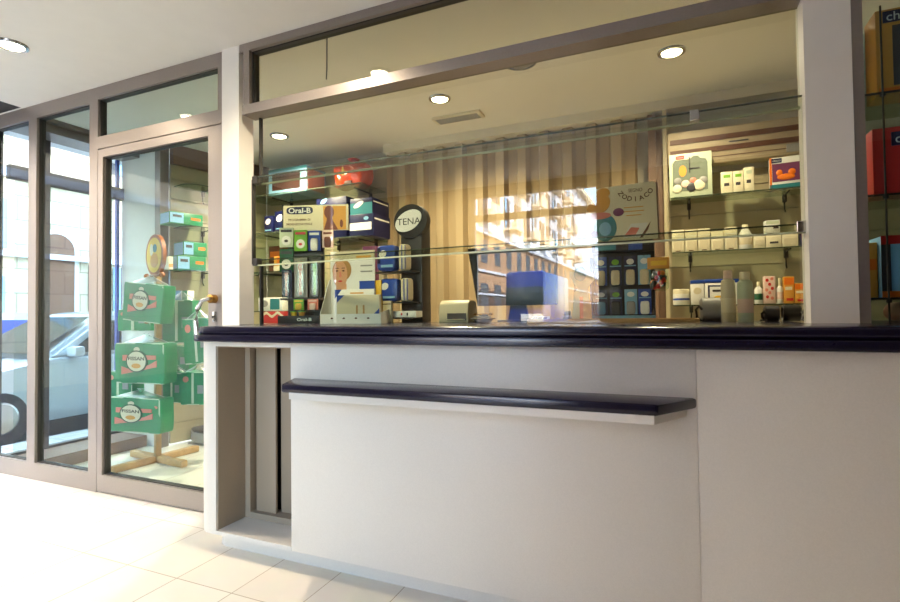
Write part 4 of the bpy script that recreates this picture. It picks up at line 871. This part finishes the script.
p = LM @ Vector((wpt(172, 262, .22).x+.0, -.20, zs[2]+.001)); t = thing('cream_carton', 'slim cream carton left of the paired green boxes', 'carton', p, LA); MB().box(-.02, .02, 0, .15, 0, .115, .003).build('box_body', M_cream, t); panel(t, 'printed_strip', M_amber, -.018, .018, .02, .05, 0)
# scales
sc_ = thing('floor_scale', 'round grey platform of a floor scale on the tiles behind the door', 'scale', (-4.02, 3.78, 0))
MB().lathe([(0, .01), (.30, .01), (.32, .03), (.32, .11), (.30, .115), (0, .115)], n=40).build('base', M_greyp, sc_); MB().lathe([(0, .115), (.31, .115), (.315, .125), (.30, .135), (0, .135)], n=40).build('platform', M_greyd, sc_)
MB().lathe([(0, 0), (.26, 0), (.26, .01), (0, .01)], n=32).build('foot_ring', M_black, sc_); MB().box(.12, .24, .0, .12, .135, .9, .01).build('column', M_greyp, sc_); MB().box(.08, .28, -.03, .10, .9, 1.10, .02).build('head', M_greyp, sc_)
bk = thing('white_blue_box', 'white and blue box hanging behind the upright green pack', 'pack', (P(177, 312, 3.25).x, 3.25, P(177, 312, 3.25).z), radians(15), 'green nappy packs on the wooden stand'); MB().box(-.10, .10, 0, .1, 0, .19, .004).build('box_body', M_paper, bk); panel(bk, 'printed_band', M_lblue, -.02, .04, .0, .19, 0); panel(bk, 'printed_band', M_green, .05, .10, .0, .19, 0)

# ================================================================== STREET
struct('ground', MB().box(-60, 40, -95, 60, -.3, -.15), M_asph)
struct('pavement', MB().box(-5.9, -4.9, -1.7, 5.5, -.15, -.02).box(-4.9, 2.3, -3.2, -1.6, -.15, -.02), M_pave)
FX = -11.0
fb = thing('street_building', 'long apartment building across the street, stone ground floor, pale upper floors', 'building', (FX, 0, -.15))
MB().box(-6, 0, -90, 18, 0, 6.4).build('stone_storeys', M_stone, fb, False)
MB().box(-.05, .012, -90, -7, 2.75, 6.3).build('plaster_storey', sm('brown_stucco', 158, 124, 92, rough=.9, noise=.1, nscale=2), fb, False)
MB().box(-.05, .016, -90, -7, 0, 2.75).build('shopfront_band', sm('dark_shopfront', 84, 56, 38, rough=.7, noise=.4, nscale=.6), fb, False)
MB().box(-6, -.08, -90, 18, 6.4, 17).build('upper_wall', M_stucco, fb, False)
MB().box(-.1, .22, -90, 18, 6.3, 6.6).box(-.1, .12, -90, 18, 3.9, 4.05).box(-.1, .10, -90, 18, 2.46, 2.56).build('string_course', M_stucco, fb, False)
MB().box(-.6, .55, -90, 18, 16.8, 17.3).build('cornice', M_stone, fb, False)
yy = 17.0; k = 0
while yy > -80:
    for lv, (z0, z1) in enumerate(((7.4, 9.6), (10.6, 12.8), (13.6, 15.6))):
        if yy < -6 and yy > -60:
            e = MB().box(-.10, .02, yy-.75, yy+.75, z0, z1).build('window', M_greyd, fb, False)
            MB().box(.0, .05, yy-.75, yy-.42, z0, z1).box(.0, .05, yy+.42, yy+.75, z0, z1).build('shutter', M_brown if k % 3 else M_lblue, e, False)
            if (k+lv) % 2 == 0: MB().box(-.05, .9, yy-1.0, yy+1.0, z0-.2, z0-.05).box(.86, .9, yy-1.0, yy+1.0, z0-.05, z0+.75).box(.0, .86, yy-1.0, yy-.96, z0-.05, z0+.75).build('balcony', M_stone, e, False)
    if yy < -6 and yy > -60: MB().box(-.05, .03, yy-.6, yy+.6, 4.5, 6.0).build('window', M_greyd, fb, False); MB().box(-.05, .03, yy-.7, yy+.7, .6, 3.2).build('window', M_greyd, fb, False)
    yy -= 2.7; k += 1
# windows close to the shop
def arch(y0, y1, z0, zs_, m, name):
    c = (y0+y1)/2; r = (y1-y0)/2
    pts = [(y0, z0), (y1, z0), (y1, zs_)] + [(c+r*cos(radians(a)), zs_+r*sin(radians(a))) for a in range(15, 166, 15)] + [(y0, zs_)]
    return MB().prism(pts, -.02, .03, 'x').build(name, m, fb, False)
arch(5.75, 6.55, .15, 2.65, M_stucco, 'arch_surround'); a = MB().prism([(5.83, .15), (6.47, .15), (6.47, 2.65)] + [(6.15+.32*cos(radians(q)), 2.65+.32*sin(radians(q))) for q in range(15, 166, 15)] + [(5.83, 2.65)], .03, .04, 'x').build('arched_doorway', M_brn, fb, False)
for (y0, y1, z0, z1) in ((4.95, 5.32, 2.6, 3.5), (6.75, 7.05, .9, 2.4), (7.25, 7.6, .9, 2.4), (4.9, 5.3, .8, 2.1), (8.3, 9.0, .9, 2.4), (6.9, 7.6, 4.4, 5.6), (8.2, 8.9, 4.4, 5.6)):
    e = MB().box(-.02, .03, y0, y1, z0, z1).build('window', M_greyd, fb, False); MB().box(.03, .06, y0, y0+(y1-y0)*.4, z0, z1).build('shutter', M_lblue, e, False); MB().box(.03, .06, y1-(y1-y0)*.4, y1, z0, z1).build('shutter', M_lblue, e, False)

def car(name, label, x, y, rz, mbody, mglass, L_=4.0, W=1.66, H=1.42, cat='car'):
    """nose towards local -y; local +x is the right hand seen from behind"""
    t = thing(name, label, cat, (x, y, -.15), rz)
    low = [(-L_/2, .38), (-L_/2+.05, .62), (-L_/2+.35, .74), (-.75, .90), (L_/2-.25, .92), (L_/2, .80), (L_/2, .30), (L_/2-.1, .22), (-L_/2+.1, .20)]
    MB().prism(low, -W/2, W/2, 'x', bev=.05).build('body', mbody, t)
    cab = [(-.85, .88), (-.10, H-.06), (.15, H), (1.25, H), (1.75, .90)]
    tb = bmesh.new()
    mb = MB(); A = [(yv, zv) for yv, zv in cab]
    ti = .16
    vs0 = [tb.verts.new((-W/2+.04+(ti if zv > 1 else 0), yv, zv)) for yv, zv in A]; vs1 = [tb.verts.new((W/2-.04-(ti if zv > 1 else 0), yv, zv)) for yv, zv in A]
    tb.faces.new(vs0); tb.faces.new(vs1[::-1])
    for k in range(5): tb.faces.new((vs0[k], vs1[k], vs1[(k+1) % 5], vs0[(k+1) % 5]))
    bmesh.ops.recalc_face_normals(tb, faces=tb.faces); bmesh.ops.bevel(tb, geom=tb.edges[:], offset=.04, segments=2, affect='EDGES'); mb._join(tb)
    mb.build('cabin', mbody, t)
    # glass set a little proud of the cabin
    g = MB(); xa, xb, xc, xd = -W/2+.16, W/2-.16, W/2-.28, -W/2+.28
    tb = bmesh.new(); q = [tb.verts.new(v) for v in ((xa, -.84, .93), (xb, -.84, .93), (xc, -.17, H-.09), (xd, -.17, H-.09))]; tb.faces.new(q)
    bmesh.ops.solidify(tb, geom=tb.faces[:], thickness=.02); bmesh.ops.translate(tb, verts=tb.verts, vec=(0, -.03, .02)); g._join(tb)
    g.build('windscreen', mglass, t, False)
    for s in (-1, 1):
        for (c0, c1, c2, c3) in (((-.58, .94), (.42, .94), (.42, H-.10), (-.06, H-.12)), ((.50, .94), (1.45, .94), (1.15, H-.10), (.50, H-.10))):
            tb = bmesh.new(); f = lambda p: (s*(W/2-.03-(ti+.0)*(p[1]-.88)/(H-.88)), p[0], p[1])
            q = [tb.verts.new(f(p)) for p in (c0, c1, c2, c3)]; tb.faces.new(q); bmesh.ops.solidify(tb, geom=tb.faces[:], thickness=.02)
            bmesh.ops.translate(tb, verts=tb.verts, vec=(s*.012, 0, 0)); mm = MB(); mm._join(tb); mm.build('side_window', mglass, t, False)
        for wy in (-L_/2+.75, L_/2-.75):
            wh = MB().lathe([(0, -.10), (.24, -.10), (.31, -.07), (.32, 0), (.31, .07), (.24, .10), (0, .10)], n=28, mtx=Matrix.Translation((s*(W/2-.09), wy, .32)) @ Matrix.Rotation(radians(90), 4, 'Y')).build('wheel', M_black, t)
            MB().lathe([(0, .0), (.06, .0), (.15, .012), (.17, .0), (.17, -.02), (0, -.02)], n=24, mtx=Matrix.Translation((s*(W/2+.015), wy, .32)) @ Matrix.Rotation(radians(90*s), 4, 'Y')).build('hubcap', M_steel, wh)
        MB().box(s*(W/2-.01)-.02, s*(W/2-.01)+.03, .32, .46, .76, .80, .008).build('door_handle', M_greyd, t)
        MB().box(s*(W/2+.02)-.08, s*(W/2+.02)+.10, -.60, -.48, .90, 1.02, .03).build('wing_mirror', mbody, t)
        MB().sph((s*(W/2-.25), -L_/2+.10, .62), .13, (1.2, .5, .7), 12).build('headlamp', M_paper, t)
    MB().box(-W/2+.1, W/2-.1, -L_/2-.04, -L_/2+.04, .30, .42, .02).build('bumper', M_greyd, t)
    return t
M_carw = sm('silver_car_paint', 196, 204, 212, rough=.2, metal=.2, coat=.6)
M_carg = sm('car_glass', 36, 50, 54, rough=.05, spec=.9)
M_vanb = sm('navy_van_paint', 22, 44, 120, rough=.25, coat=.5)
M_bluec = sm('blue_car_paint', 30, 84, 190, rough=.2, coat=.6)
car('parked_car', 'silver white car parked close outside the street window', -7.12, 4.25, 0, M_carw, M_carg)
car('parked_car', 'white car with blue tinted glass parked further out', -9.55, 3.6, 0, M_carw, M_bluec)
# blue van mirrored in the counter glass
vn = thing('delivery_van', 'dark blue delivery van standing in the street behind the viewer', 'van', (-3.56, -10.6, -.15), radians(180))
MB().box(-.52, .52, -2.2, 1.2, .62, 2.42, .10).build('body', M_vanb, vn); MB().box(-.54, .54, -2.25, 1.25, .35, .64, .06).build('bumper', M_lblue, vn)
MB().box(-.5, .5, -2.225, -2.19, 1.45, 2.0, .01).build('windscreen', M_carg, vn); MB().box(-.5, .1, -2.24, -2.2, 1.05, 1.30, .005).build('white_board', M_paper, vn)
for s in (-1, 1):
    for wy in (-1.4, .6): MB().cyl((s*.40, wy, .34), (s*.53, wy, .34), .34, n=24).build('wheel', M_black, vn)

# ================================================================== LIGHT
wd = bpy.data.worlds.new('world'); scn.world = wd; wd.use_nodes = True; nt = wd.node_tree
sk = nt.nodes.new('ShaderNodeTexSky'); sk.sky_type = 'NISHITA'; sk.sun_disc = False; sk.sun_elevation = radians(42); sk.sun_rotation = radians(60); sk.air_density = 1.0; sk.dust_density = 1.0; sk.ozone_density = 1.0
bg = nt.nodes['Background']; nt.links.new(sk.outputs[0], bg.inputs['Color']); bg.inputs['Strength'].default_value = 2.3
sun = bpy.data.lights.new('sun', 'SUN'); sun.energy = 40; sun.angle = radians(1.0); sun.color = (1, .99, .97)
so = bpy.data.objects.new('sun', sun); COL.objects.link(so)
so.rotation_euler = Vector((-.62, -.30, -.72)).to_track_quat('-Z', 'Y').to_euler()
def portal(loc, rot, sx, sz):
    l = bpy.data.lights.new('daylight_opening', 'AREA'); l.shape = 'RECTANGLE'; l.size = sx; l.size_y = sz; l.cycles.is_portal = True
    o = bpy.data.objects.new('daylight_opening', l); COL.objects.link(o); o.location = loc; o.rotation_euler = rot
portal((-4.60, .4, 1.35), (0, radians(-90), 0), 2.7, 3.8)
portal((-4.93, 2.85, 1.35), (0, radians(-90), 0), 2.7, .9)
portal((-1.56, -1.65, 1.35), (radians(90), 0, 0), 1.6, 2.7)

scn.view_settings.view_transform = 'Standard'; scn.view_settings.look = 'None'; scn.view_settings.gamma = 1.0
scn.view_settings.exposure = 0.38; scn.view_settings.use_curve_mapping = False
c = scn.cycles
c.max_bounces = 10; c.diffuse_bounces = 5; c.glossy_bounces = 5; c.transmission_bounces = 6; c.transparent_max_bounces = 24
c.caustics_reflective = False; c.caustics_refractive = False; c.sample_clamp_indirect = 6.0
c.use_denoising = True
